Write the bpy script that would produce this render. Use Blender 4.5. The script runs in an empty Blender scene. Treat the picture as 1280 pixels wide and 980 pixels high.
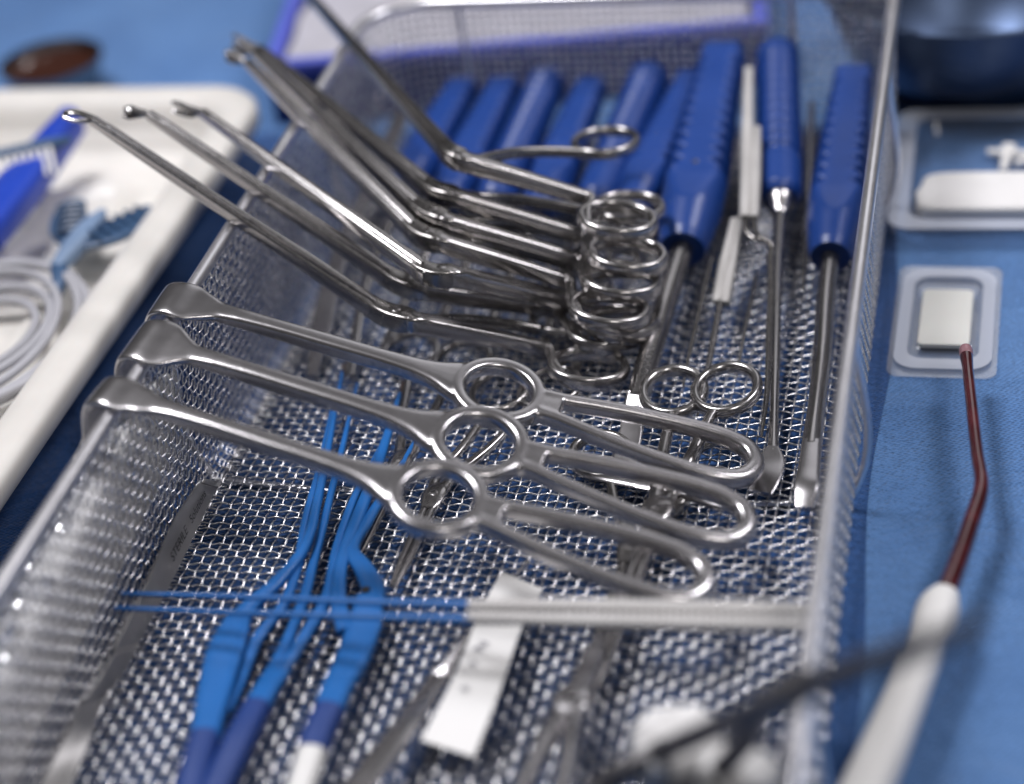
import bpy, bmesh, math, random
import numpy as np
from mathutils import Vector, Matrix

# ------------------------------------------------------------------ camera
# All lengths below are in millimetres; S turns them into metres.
S = 0.001
scene = bpy.context.scene
col = scene.collection
FPX, IMW, IMH = 2490.694, 1280.0, 980.0          # focal length in photo pixels
YAW, PITCH, ROLL, DIST = -0.285687, 0.584630, -0.138678, 791.446
_f = np.array([math.sin(YAW) * math.cos(PITCH), math.cos(YAW) * math.cos(PITCH), -math.sin(PITCH)])
_r = np.cross(_f, [0, 0, 1.0]); _r /= np.linalg.norm(_r)
_u = np.cross(_r, _f)
RIGHT = math.cos(ROLL) * _r + math.sin(ROLL) * _u
UP = -math.sin(ROLL) * _r + math.cos(ROLL) * _u
FWD = _f
CAM = -FWD * DIST
cd = bpy.data.cameras.new('camera')
cam = bpy.data.objects.new('camera', cd); col.objects.link(cam)
cam.matrix_world = Matrix(((RIGHT[0], UP[0], -FWD[0], CAM[0] * S), (RIGHT[1], UP[1], -FWD[1], CAM[1] * S),
                           (RIGHT[2], UP[2], -FWD[2], CAM[2] * S), (0, 0, 0, 1)))
cd.sensor_fit = 'HORIZONTAL'; cd.sensor_width = 36.0
cd.lens = FPX * 36.0 / IMW
cd.clip_start = 0.02; cd.clip_end = 60.0
cd.dof.use_dof = True
cd.dof.focus_distance = 0.741
cd.dof.aperture_fstop = 3.2
cd.dof.aperture_blades = 0
scene.camera = cam

# ------------------------------------------------------------------ world and lamps
world = bpy.data.worlds.new('World'); scene.world = world; world.use_nodes = True
bg = world.node_tree.nodes['Background']
bg.inputs[0].default_value = (0.90, 0.87, 0.90, 1); bg.inputs[1].default_value = 0.065

def area_lamp(name, loc, target, size, power, color):
    ld = bpy.data.lights.new(name, 'AREA'); ld.shape = 'DISK'; ld.size = size; ld.energy = power; ld.color = color
    o = bpy.data.objects.new(name, ld); col.objects.link(o)
    o.location = loc
    o.rotation_euler = (Vector(target) - Vector(loc)).to_track_quat('-Z', 'Y').to_euler()
    return o
area_lamp('surgical_lamp', (-0.42, 0.14, 1.25), (0.0, 0.0, 0.0), 0.42, 13.5, (0.97, 0.96, 1.0))
area_lamp('second_surgical_lamp', (0.80, 0.50, 1.15), (0.0, 0.0, 0.0), 0.40, 7.0, (0.97, 0.95, 1.0))
area_lamp('front_fill', (0.85, -0.75, 1.50), (0.0, 0.0, 0.0), 0.35, 4.6, (1.0, 0.96, 0.95))  # added fill from the front right, puts highlights on the mesh wires
area_lamp('reflection_fill', (0.25, 2.0, 1.35), (0.0, 0.0, 0.0), 1.1, 2.4, (0.95, 0.95, 1.0))  # added panel behind, gives the flat steel something bright to reflect

scene.view_settings.view_transform = 'Standard'
scene.view_settings.look = 'None'
scene.view_settings.exposure = 0.16
scene.view_settings.gamma = 1.0
scene.cycles.max_bounces = 10
scene.cycles.transparent_max_bounces = 16
scene.cycles.glossy_bounces = 6
scene.cycles.use_denoising = True
scene.cycles.sample_clamp_indirect = 6.0
scene.cycles.caustics_reflective = False
scene.cycles.caustics_refractive = False

# ------------------------------------------------------------------ geometry helpers
def W(px, py, z):
    """point of the place at height z (mm) that the photo shows at pixel px, py"""
    d = FWD + RIGHT * (px - IMW / 2) / FPX - UP * (py - IMH / 2) / FPX
    return CAM + d * (z - CAM[2]) / d[2]

def A(*p): return np.array(p, float)
def unit(v):
    v = np.asarray(v, float); return v / (np.linalg.norm(v) + 1e-12)

def cr(pts, n=8, closed=False):
    """smooth curve through rows of any width (chord-scaled tangents, so uneven spacing does not overshoot)"""
    P = np.asarray(pts, float); m = len(P); out = []
    k = min(3, P.shape[1])
    if closed: nxt = np.roll(P, -1, 0)
    else: nxt = P[1:]
    d = np.linalg.norm((nxt - P[:len(nxt)])[:, :k], axis=1) + 1e-9
    T = np.zeros_like(P)
    for i in range(m):
        if not closed and i == 0: T[i] = (P[1] - P[0]) / d[0]
        elif not closed and i == m - 1: T[i] = (P[-1] - P[-2]) / d[-1]
        else:
            a, b = d[i - 1], d[i % len(d)]
            T[i] = ((P[(i + 1) % m] - P[i]) / b * a + (P[i] - P[i - 1]) / a * b) / (a + b)
    for i in range(len(d)):
        p, q = P[i], P[(i + 1) % m]; u, v = T[i] * d[i], T[(i + 1) % m] * d[i]
        for j in range(n):
            t = j / n
            out.append((2 * t ** 3 - 3 * t * t + 1) * p + (t ** 3 - 2 * t * t + t) * u + (3 * t * t - 2 * t ** 3) * q + (t ** 3 - t * t) * v)
    if not closed: out.append(P[-1])
    return np.array(out)

def sweep(path, sec, up=(0, 0, 1), n=12, e=2.0, closed=False, secfn=None):
    """loft of superellipses along a path; sec = half width (sideways), half height (along up)"""
    P = np.asarray(path, float); N = len(P)
    sec = np.asarray(sec, float)
    if sec.ndim == 0: sec = np.full((N, 2), float(sec))
    elif sec.ndim == 1: sec = np.tile(sec, (N, 1)) if len(sec) == 2 else np.stack([sec, sec], 1)
    if closed: T = np.roll(P, -1, 0) - np.roll(P, 1, 0)
    else: T = np.gradient(P, axis=0)
    T /= np.linalg.norm(T, axis=1, keepdims=True) + 1e-12
    up = np.asarray(up, float)
    if up.ndim == 1: up = np.tile(up, (N, 1))
    side = np.cross(T, up); side /= np.linalg.norm(side, axis=1, keepdims=True) + 1e-12
    up2 = np.cross(side, T)
    a = np.arange(n) * 2 * math.pi / n
    ca = np.sign(np.cos(a)) * np.abs(np.cos(a)) ** (2 / e); sa = np.sign(np.sin(a)) * np.abs(np.sin(a)) ** (2 / e)
    if secfn is None:
        X = sec[:, :1] * ca[None]; Y = sec[:, 1:] * sa[None]
    else:
        X = np.zeros((N, n)); Y = np.zeros((N, n))
        for i in range(N):
            X[i], Y[i] = secfn(i, a)
    V = (P[:, None, :] + side[:, None, :] * X[..., None] + up2[:, None, :] * Y[..., None]).reshape(-1, 3)
    F = []
    for i in range(N if closed else N - 1):
        b = i * n; c = ((i + 1) % N) * n
        for j in range(n):
            k = (j + 1) % n
            F.append((b + j, b + k, c + k, c + j))
    if not closed:
        F.append(tuple(range(n - 1, -1, -1))); F.append(tuple(range((N - 1) * n, N * n)))
    return V, F

def tube(pts, r, n=10, sm=6, up=(0.02, 0.01, 1), closed=False):
    P = cr(pts, sm, closed) if sm else np.asarray(pts, float)
    r = np.asarray(r, float)
    if r.ndim == 1 and len(r) == len(pts) and sm and not closed:
        r = np.interp(np.arange(len(P)) / sm, np.arange(len(r)), r)
    return sweep(P, r if r.ndim else float(r), up, n, closed=closed)

def bar(rows, up=(0, 0, 1), n=12, e=2.0, sm=6):
    """rows: x, y, z, half width, half height"""
    R = cr(rows, sm) if sm else np.asarray(rows, float)
    return sweep(R[:, :3], R[:, 3:5], up, n, e)

def lathe(profile, n=32, origin=(0, 0, 0)):
    V = []; F = []
    for r, z in profile:
        for k in range(n):
            a = 2 * math.pi * k / n
            V.append((origin[0] + r * math.cos(a), origin[1] + r * math.sin(a), origin[2] + z))
    for i in range(len(profile) - 1):
        for k in range(n):
            F.append((i * n + k, i * n + (k + 1) % n, (i + 1) * n + (k + 1) % n, (i + 1) * n + k))
    return np.array(V), F

def rbox(c, h, ax=None, r=1.0):
    """box with chamfered edges, centre c, half sizes h, axes ax (rows)"""
    bm = bmesh.new(); bmesh.ops.create_cube(bm, size=2)
    for v in bm.verts: v.co = Vector((v.co.x * h[0], v.co.y * h[1], v.co.z * h[2]))
    bmesh.ops.bevel(bm, geom=list(bm.edges), offset=min(r, min(h) * 0.95), segments=3, profile=0.5, affect='EDGES')
    ax = np.eye(3) if ax is None else np.asarray(ax, float)
    V = np.array([v.co for v in bm.verts]) @ ax + np.asarray(c, float)
    bm.verts.index_update(); F = [tuple(v.index for v in f.verts) for f in bm.faces]
    bm.free()
    return V, F

def join(*gs):
    V = []; F = []; o = 0
    for v, f in gs:
        V.append(np.asarray(v, float)); F += [tuple(i + o for i in q) for q in f]; o += len(v)
    return np.concatenate(V), F

BASE = {}
def mesh_from(name, V, F, ang=40):
    me = bpy.data.meshes.new(name)
    me.from_pydata((np.asarray(V) * S).tolist(), [], F)
    me.polygons.foreach_set('use_smooth', [True] * len(me.polygons))
    me.update()
    if ang: me.set_sharp_from_angle(angle=math.radians(ang))
    return me

def part(name, g, mat, parent, label=None, ang=40, kind=None):
    L = BASE[parent.name]
    me = mesh_from(name, np.asarray(g[0]) - L, g[1], ang)
    me.materials.append(mat)
    o = bpy.data.objects.new(name, me); col.objects.link(o)
    o.parent = parent; BASE[o.name] = L
    if label: o['label'] = label
    if kind: o['kind'] = kind
    return o

def thing(name, label, cat, base, group=None):
    o = bpy.data.objects.new(name, None); col.objects.link(o)
    o.empty_display_size = 0.01
    base = np.asarray(base, float); o.location = (base * S).tolist(); BASE[o.name] = base
    o['label'] = label; o['category'] = cat
    if group: o['group'] = group
    return o

def single(name, g, mat, label=None, cat=None, kind=None, ang=40):
    V = np.asarray(g[0]); L = np.array([V[:, 0].mean(), V[:, 1].mean(), V[:, 2].min()])
    me = mesh_from(name, V - L, g[1], ang); me.materials.append(mat)
    o = bpy.data.objects.new(name, me); col.objects.link(o); o.location = (L * S).tolist(); BASE[o.name] = L
    if label: o['label'] = label
    if cat: o['category'] = cat
    if kind: o['kind'] = kind
    return o

def text_part(name, body, origin, ax_x, ax_y, size, mat, parent, offset=0.05):
    cu = bpy.data.curves.new(name, 'FONT'); cu.body = body; cu.size = size; cu.align_x = 'LEFT'; cu.align_y = 'CENTER'
    tmp = bpy.data.objects.new(name, cu); col.objects.link(tmp)
    dg = bpy.context.evaluated_depsgraph_get()
    me = bpy.data.meshes.new_from_object(tmp.evaluated_get(dg))
    bpy.data.objects.remove(tmp)
    ax_x = unit(ax_x); nz = unit(np.cross(ax_x, ax_y)); ax_y = np.cross(nz, ax_x)
    V = np.array([v.co[:] for v in me.vertices]); F = [tuple(p.vertices) for p in me.polygons]
    bpy.data.meshes.remove(me)
    V = np.asarray(origin) + V[:, :1] * ax_x + V[:, 1:2] * ax_y + nz * offset
    return part(name, (V, F), mat, parent, ang=0)

# ------------------------------------------------------------------ materials
def nodes_of(name):
    m = bpy.data.materials.new(name); m.use_nodes = True
    nt = m.node_tree; b = nt.nodes['Principled BSDF']
    return m, nt, b

def mat_metal(name, colour, rough, scale=260.0, vary=0.10, bump=0.02, streak=None):
    m, nt, b = nodes_of(name)
    b.inputs['Base Color'].default_value = (*colour, 1); b.inputs['Metallic'].default_value = 1.0
    tc = nt.nodes.new('ShaderNodeTexCoord'); mp = nt.nodes.new('ShaderNodeMapping')
    mp.inputs['Scale'].default_value = streak or (1, 1, 1)
    n1 = nt.nodes.new('ShaderNodeTexNoise'); n1.inputs['Scale'].default_value = scale; n1.inputs['Detail'].default_value = 6
    nt.links.new(tc.outputs['Object'], mp.inputs[0]); nt.links.new(mp.outputs[0], n1.inputs['Vector'])
    mr = nt.nodes.new('ShaderNodeMapRange'); mr.inputs['To Min'].default_value = rough - vary; mr.inputs['To Max'].default_value = rough + vary
    mr.inputs['From Min'].default_value = 0.3; mr.inputs['From Max'].default_value = 0.7
    nt.links.new(n1.outputs[0], mr.inputs['Value']); nt.links.new(mr.outputs[0], b.inputs['Roughness'])
    n2 = nt.nodes.new('ShaderNodeTexNoise'); n2.inputs['Scale'].default_value = 60; n2.inputs['Detail'].default_value = 8
    nt.links.new(tc.outputs['Object'], n2.inputs['Vector'])
    cr_ = nt.nodes.new('ShaderNodeMapRange'); cr_.inputs['To Min'].default_value = 0.92; cr_.inputs['To Max'].default_value = 1.04
    cr_.inputs['From Min'].default_value = 0.35; cr_.inputs['From Max'].default_value = 0.65
    nt.links.new(n2.outputs[0], cr_.inputs['Value'])
    mx = nt.nodes.new('ShaderNodeVectorMath'); mx.operation = 'SCALE'; mx.inputs[0].default_value = colour
    nt.links.new(cr_.outputs[0], mx.inputs['Scale']); nt.links.new(mx.outputs[0], b.inputs['Base Color'])
    bp = nt.nodes.new('ShaderNodeBump'); bp.inputs['Strength'].default_value = bump; bp.inputs['Distance'].default_value = 0.0004
    nt.links.new(n1.outputs[0], bp.inputs['Height']); nt.links.new(bp.outputs[0], b.inputs['Normal'])
    return m

def mat_plastic(name, colour, rough=0.45, spec=0.5, scale=300.0, bump=0.05, vary=0.06, sss=0.0):
    m, nt, b = nodes_of(name)
    tc = nt.nodes.new('ShaderNodeTexCoord')
    n1 = nt.nodes.new('ShaderNodeTexNoise'); n1.inputs['Scale'].default_value = scale; n1.inputs['Detail'].default_value = 5
    nt.links.new(tc.outputs['Object'], n1.inputs['Vector'])
    n2 = nt.nodes.new('ShaderNodeTexNoise'); n2.inputs['Scale'].default_value = 35; n2.inputs['Detail'].default_value = 6
    nt.links.new(tc.outputs['Object'], n2.inputs['Vector'])
    k = nt.nodes.new('ShaderNodeMapRange'); k.inputs['From Min'].default_value = 0.3; k.inputs['From Max'].default_value = 0.7
    k.inputs['To Min'].default_value = 1 - 2 * vary; k.inputs['To Max'].default_value = 1 + vary
    nt.links.new(n2.outputs[0], k.inputs['Value'])
    mx = nt.nodes.new('ShaderNodeVectorMath'); mx.operation = 'SCALE'; mx.inputs[0].default_value = colour
    nt.links.new(k.outputs[0], mx.inputs['Scale']); nt.links.new(mx.outputs[0], b.inputs['Base Color'])
    r = nt.nodes.new('ShaderNodeMapRange'); r.inputs['To Min'].default_value = rough - 0.08; r.inputs['To Max'].default_value = rough + 0.08
    nt.links.new(n2.outputs[0], r.inputs['Value']); nt.links.new(r.outputs[0], b.inputs['Roughness'])
    b.inputs['Specular IOR Level'].default_value = spec
    if sss:
        b.inputs['Subsurface Weight'].default_value = sss; b.inputs['Subsurface Radius'].default_value = (0.003, 0.002, 0.0015)
    bp = nt.nodes.new('ShaderNodeBump'); bp.inputs['Strength'].default_value = bump; bp.inputs['Distance'].default_value = 0.0003
    nt.links.new(n1.outputs[0], bp.inputs['Height']); nt.links.new(bp.outputs[0], b.inputs['Normal'])
    return m

def mat_clear(name, tint=(0.985, 0.99, 1.0), gloss=0.16, rough=0.12, haze=0.0, hazecol=(0.8, 0.84, 0.95), bump=0.0):
    """thin clear film: mostly transparent, some mirror gloss, optional milky share"""
    m = bpy.data.materials.new(name); m.use_nodes = True; nt = m.node_tree; nt.nodes.clear()
    out = nt.nodes.new('ShaderNodeOutputMaterial')
    tr = nt.nodes.new('ShaderNodeBsdfTransparent'); tr.inputs[0].default_value = (*tint, 1)
    gl = nt.nodes.new('ShaderNodeBsdfGlossy'); gl.inputs['Roughness'].default_value = rough
    fr = nt.nodes.new('ShaderNodeFresnel'); fr.inputs[0].default_value = 1.5
    ad = nt.nodes.new('ShaderNodeMath'); ad.operation = 'MULTIPLY_ADD'; ad.inputs[1].default_value = 0.55; ad.inputs[2].default_value = gloss * 0.25
    nt.links.new(fr.outputs[0], ad.inputs[0])
    mx = nt.nodes.new('ShaderNodeMixShader')
    nt.links.new(ad.outputs[0], mx.inputs[0]); nt.links.new(tr.outputs[0], mx.inputs[1]); nt.links.new(gl.outputs[0], mx.inputs[2])
    if bump:
        tc = nt.nodes.new('ShaderNodeTexCoord'); nz = nt.nodes.new('ShaderNodeTexNoise'); nz.inputs['Scale'].default_value = 90
        bp = nt.nodes.new('ShaderNodeBump'); bp.inputs['Strength'].default_value = bump; bp.inputs['Distance'].default_value = 0.002
        nt.links.new(tc.outputs['Object'], nz.inputs['Vector']); nt.links.new(nz.outputs[0], bp.inputs['Height'])
        nt.links.new(bp.outputs[0], gl.inputs['Normal'])
    last = mx
    if haze:
        df = nt.nodes.new('ShaderNodeBsdfDiffuse'); df.inputs[0].default_value = (*hazecol, 1)
        m2 = nt.nodes.new('ShaderNodeMixShader'); m2.inputs[0].default_value = haze
        nt.links.new(mx.outputs[0], m2.inputs[1]); nt.links.new(df.outputs[0], m2.inputs[2]); last = m2
    nt.links.new(last.outputs[0], out.inputs[0])
    return m

def mat_drape(name='drape_fabric', dark=(0.066, 0.160, 0.365), light=(0.104, 0.222, 0.455)):
    m, nt, b = nodes_of(name)
    tc = nt.nodes.new('ShaderNodeTexCoord')
    mp = nt.nodes.new('ShaderNodeMapping'); mp.inputs['Rotation'].default_value = (0, 0, 0.5); mp.inputs['Scale'].default_value = (1.0, 1.5, 1)
    nt.links.new(tc.outputs['Object'], mp.inputs[0])
    vo = nt.nodes.new('ShaderNodeTexVoronoi'); vo.inputs['Scale'].default_value = 520; vo.inputs['Randomness'].default_value = 0.35
    nt.links.new(mp.outputs[0], vo.inputs['Vector'])
    nz = nt.nodes.new('ShaderNodeTexNoise'); nz.inputs['Scale'].default_value = 14; nz.inputs['Detail'].default_value = 8; nz.inputs['Roughness'].default_value = 0.6
    nt.links.new(tc.outputs['Object'], nz.inputs['Vector'])
    fz = nt.nodes.new('ShaderNodeTexNoise'); fz.inputs['Scale'].default_value = 900; fz.inputs['Detail'].default_value = 3
    nt.links.new(tc.outputs['Object'], fz.inputs['Vector'])
    ramp = nt.nodes.new('ShaderNodeValToRGB')
    ramp.color_ramp.elements[0].position = 0.30; ramp.color_ramp.elements[0].color = (*dark, 1)
    ramp.color_ramp.elements[1].position = 0.72; ramp.color_ramp.elements[1].color = (*light, 1)
    nt.links.new(nz.outputs[0], ramp.inputs[0])
    k = nt.nodes.new('ShaderNodeMapRange'); k.inputs['From Max'].default_value = 0.6; k.inputs['To Min'].default_value = 0.58; k.inputs['To Max'].default_value = 1.30
    nt.links.new(vo.outputs['Distance'], k.inputs['Value'])
    sc = nt.nodes.new('ShaderNodeVectorMath'); sc.operation = 'SCALE'
    nt.links.new(ramp.outputs[0], sc.inputs[0]); nt.links.new(k.outputs[0], sc.inputs['Scale'])
    nt.links.new(sc.outputs[0], b.inputs['Base Color'])
    b.inputs['Roughness'].default_value = 0.75; b.inputs['Specular IOR Level'].default_value = 0.25
    b.inputs['Sheen Weight'].default_value = 0.15
    ad = nt.nodes.new('ShaderNodeMath'); ad.operation = 'ADD'
    nt.links.new(vo.outputs['Distance'], ad.inputs[0]); nt.links.new(fz.outputs[0], ad.inputs[1])
    bp = nt.nodes.new('ShaderNodeBump'); bp.inputs['Strength'].default_value = 0.9; bp.inputs['Distance'].default_value = 0.0008
    cz = nt.nodes.new('ShaderNodeTexNoise'); cz.inputs['Scale'].default_value = 22; cz.inputs['Detail'].default_value = 5; cz.inputs['Distortion'].default_value = 1.2
    nt.links.new(tc.outputs['Object'], cz.inputs['Vector'])
    b0 = nt.nodes.new('ShaderNodeBump'); b0.inputs['Strength'].default_value = 0.6; b0.inputs['Distance'].default_value = 0.012
    nt.links.new(cz.outputs[0], b0.inputs['Height']); nt.links.new(b0.outputs[0], bp.inputs['Normal'])
    nt.links.new(ad.outputs[0], bp.inputs['Height']); nt.links.new(bp.outputs[0], b.inputs['Normal'])
    return m

M = {}
M['drape'] = mat_drape()
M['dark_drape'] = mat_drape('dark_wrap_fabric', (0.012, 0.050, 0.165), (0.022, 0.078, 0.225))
M['satin'] = mat_metal('satin_steel', (0.50, 0.485, 0.49), 0.25, 300, 0.008, 0.0)
M['steel'] = mat_metal('polished_steel', (0.42, 0.405, 0.40), 0.22, 500, 0.03, 0.0)
M['dark_steel'] = mat_metal('dark_steel', (0.29, 0.278, 0.268), 0.25, 500, 0.03, 0.0)
M['wire'] = mat_metal('wire_steel', (0.76, 0.75, 0.76), 0.27, 300, 0.05, 0.0)
M['rim'] = mat_metal('rim_steel', (0.85, 0.84, 0.86), 0.34, 500, 0.03, 0.0)
M['black_steel'] = mat_metal('blackened_steel', (0.16, 0.155, 0.16), 0.50, 2400, 0.05, 0.01)
M['brushed'] = mat_metal('brushed_steel', (0.46, 0.45, 0.44), 0.42, 260, 0.12, 0.10, (1.0, 0.12, 1.0))
M['blue'] = mat_plastic('blue_handle_silicone', (0.010, 0.050, 0.245), 0.34, 0.5, 500, 0.04)
M['insul'] = mat_plastic('light_blue_insulation', (0.014, 0.135, 0.430), 0.34, 0.5, 500, 0.03)
M['plug'] = mat_plastic('violet_blue_plug', (0.012, 0.045, 0.210), 0.42, 0.5)
M['cream'] = mat_plastic('cream_plastic', (0.74, 0.715, 0.67), 0.38, 0.5, 200, 0.03, 0.03, 0.1)
M['white'] = mat_plastic('white_plastic', (0.80, 0.79, 0.77), 0.45, 0.5, 200, 0.05, 0.03)
M['ptfe'] = mat_plastic('pale_pad', (0.88, 0.87, 0.80), 0.55, 0.4, 700, 0.10, 0.02, 0.2)
M['gauze'] = mat_plastic('cotton_gauze', (0.82, 0.81, 0.80), 0.95, 0.1, 900, 0.9, 0.04)
M['grey_coat'] = mat_plastic('ribbed_grey_coating', (0.60, 0.585, 0.57), 0.42, 0.5, 300, 0.05, 0.04)
M['grey_cable'] = mat_plastic('grey_cable', (0.42, 0.42, 0.45), 0.45)
M['teal'] = mat_plastic('grey_blue_plastic', (0.045, 0.10, 0.20), 0.35)
M['teal_light'] = mat_plastic('pale_blue_plastic', (0.20, 0.29, 0.44), 0.35)
M['royal'] = mat_plastic('royal_blue_plastic', (0.012, 0.055, 0.45), 0.4)
M['shaded_side'] = mat_plastic('shaded_box_side', (0.006, 0.022, 0.16), 0.45)  # shade on the box sides, put into a darker base colour
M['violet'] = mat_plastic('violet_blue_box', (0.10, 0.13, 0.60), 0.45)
M['black'] = mat_plastic('black_print', (0.012, 0.012, 0.014), 0.5)
M['grey_print'] = mat_plastic('grey_print', (0.16, 0.16, 0.20), 0.6)
M['burnt'] = mat_plastic('burnt_tip', (0.06, 0.035, 0.025), 0.5)
M['amber'] = mat_plastic('iodine_solution', (0.045, 0.012, 0.006), 0.12, 0.6, 30, 0.02)
M['clear'] = mat_clear('clear_film', haze=0.03, gloss=0.08)
M['wrap'] = mat_clear('crumpled_wrap', haze=0.07, gloss=0.6, rough=0.06, bump=0.5)
M['blister'] = mat_clear('blister_plastic', haze=0.05, gloss=0.12, rough=0.15, hazecol=(0.6, 0.68, 0.85))
M['dome'] = mat_clear('thin_dome', haze=0.02, gloss=0.04, rough=0.15)
M['paper'] = mat_plastic('white_paper_lining', (0.46, 0.45, 0.49), 0.8, 0.2)
M['mirror'] = mat_metal('reflection_tinted_steel', (0.075, 0.105, 0.175), 0.40, 500, 0.03, 0.0)  # bowl steel with the drape's blue reflection put into its base colour
M['frost'] = mat_clear('frosted_seal', haze=0.46, gloss=0.2, rough=0.3, hazecol=(0.74, 0.78, 0.88))

def mat_blood_tube():
    m, nt, b = nodes_of('bloody_suction_tip')
    tc = nt.nodes.new('ShaderNodeTexCoord')
    nz = nt.nodes.new('ShaderNodeTexNoise'); nz.inputs['Scale'].default_value = 85; nz.inputs['Detail'].default_value = 4
    nt.links.new(tc.outputs['Object'], nz.inputs['Vector'])
    rp = nt.nodes.new('ShaderNodeValToRGB')
    rp.color_ramp.elements[0].position = 0.42; rp.color_ramp.elements[0].color = (0.040, 0.002, 0.004, 1)
    rp.color_ramp.elements[1].position = 0.70; rp.color_ramp.elements[1].color = (0.115, 0.014, 0.020, 1)
    nt.links.new(nz.outputs[0], rp.inputs[0]); nt.links.new(rp.outputs[0], b.inputs['Base Color'])
    b.inputs['Roughness'].default_value = 0.12; b.inputs['Coat Weight'].default_value = 1.0
    return m
M['blood'] = mat_blood_tube()
M['pink_clear'] = mat_plastic('pinkish_plastic', (0.30, 0.16, 0.18), 0.2, 0.6)

# ------------------------------------------------------------------ the draped table
TZ = -3.8
def drape_height(X, Y):
    Z = TZ - 0.8 + 0.55 * np.sin(X / 61 + Y / 140) * np.sin(Y / 83 - X / 200) + 0.25 * np.sin(X / 23 + 1.3 * np.sin(Y / 47))
    fold = np.exp(-((X - 0.35 * (Y + 330) - 250) / 18) ** 2) * np.clip((-150 - Y) / 60, 0, 1) * 6
    fold += 1.6 * np.exp(-((X - 215 + 0.1 * Y) / 9) ** 2) * np.clip((Y + 260) / 80, 0, 1) * np.clip((20 - Y) / 60, 0, 1)
    sm = lambda a, b, v: (lambda t: t * t * (3 - 2 * t))(np.clip((v - a) / (b - a), 0, 1))
    inside = sm(-185, -160, X) * (1 - sm(150, 175, X)) * sm(-380, -330, Y) * (1 - sm(235, 260, Y))
    Z = (Z + fold) * (1 - inside) + np.minimum(Z, TZ - 0.7) * inside
    # trench shaped into the drape to darken the gap beside the cream tray
    return Z - 46 * sm(-172, -152, X) * (1 - sm(-22, -2, X + 126 - 23 * sm(-60, -20, Y))) * (1 - sm(170, 260, Y))

def sheet(xs, ys, lift=0.0, edge=None):
    X, Y = np.meshgrid(xs, ys)
    if edge is not None: X, Y = edge(X, Y)
    V = np.stack([X, Y, drape_height(X, Y) + lift], -1).reshape(-1, 3); nx, ny = len(xs), len(ys)
    return V, [(j * nx + i, j * nx + i + 1, (j + 1) * nx + i + 1, (j + 1) * nx + i) for j in range(ny - 1) for i in range(nx - 1)]

def build_drape():
    xs = np.sort(np.concatenate([np.linspace(-620, 620, 110), np.linspace(-176, -112, 30), np.linspace(-4000, -700, 5), np.linspace(700, 4000, 5)]))
    ys = np.sort(np.concatenate([np.linspace(-420, 900, 140), np.linspace(-3000, -500, 5), np.linspace(1000, 5000, 5)]))
    single('table_drape', sheet(xs, ys), M['drape'], kind='structure', ang=0)
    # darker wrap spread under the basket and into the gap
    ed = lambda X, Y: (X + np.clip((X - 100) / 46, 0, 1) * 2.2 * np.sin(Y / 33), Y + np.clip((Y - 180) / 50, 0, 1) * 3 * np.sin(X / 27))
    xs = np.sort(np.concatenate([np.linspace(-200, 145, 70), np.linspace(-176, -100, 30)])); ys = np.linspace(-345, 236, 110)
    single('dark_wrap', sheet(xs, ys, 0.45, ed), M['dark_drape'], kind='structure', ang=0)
build_drape()

# ------------------------------------------------------------------ the wire basket
XL, XR, YF, YB, RH, CR, CRR = -106.5, 138.5, -300.0, 222.0, 70.0, 30.0, 8.0     # inner outline, rim height, corner radius
PITCH_W, WR, AMP = 4.0, 0.38, 0.43

def wires(paths, r=0.43, n=6):
    """paths: list of (centre points Nx3, normal Nx3) -> one mesh of tubes"""
    Vs = []; Fs = []; o = 0
    for P, Nrm in paths:
        T = np.gradient(P, axis=0); T /= np.linalg.norm(T, axis=1, keepdims=True) + 1e-12
        B = np.cross(T, Nrm); B /= np.linalg.norm(B, axis=1, keepdims=True) + 1e-12
        U = np.cross(B, T)
        a = np.arange(n) * 2 * math.pi / n
        V = P[:, None] + r * (B[:, None] * np.cos(a)[None, :, None] + U[:, None] * np.sin(a)[None, :, None])
        N = len(P); Vs.append(V.reshape(-1, 3))
        i = np.arange(N - 1)[:, None] * n; j = np.arange(n)[None]; k = (j + 1) % n
        Fs.append(np.stack([i + j, i + k, i + n + k, i + n + j], -1).reshape(-1, 4) + o); o += N * n
    return np.concatenate(Vs), np.concatenate(Fs)

def np_part(name, V, F, mat, parent, kind=None):
    L = BASE[parent.name]; me = bpy.data.meshes.new(name)
    V = (V - L) * S
    me.vertices.add(len(V)); me.vertices.foreach_set('co', V.astype(np.float32).ravel())
    me.loops.add(F.size); me.loops.foreach_set('vertex_index', F.astype(np.int32).ravel())
    me.polygons.add(len(F)); me.polygons.foreach_set('loop_start', np.arange(0, F.size, 4, dtype=np.int32))
    me.polygons.foreach_set('use_smooth', np.ones(len(F), bool))
    me.update(calc_edges=True); me.validate()
    me.materials.append(mat)
    o = bpy.data.objects.new(name, me); col.objects.link(o); o.parent = parent; BASE[o.name] = L
    if kind: o['kind'] = kind
    return o

basket = thing('wire_basket', 'rectangular stainless wire mesh sterilisation basket holding all the instruments', 'basket', ((XL + XR) / 2, (YF + YB) / 2, -3.6))

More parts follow.
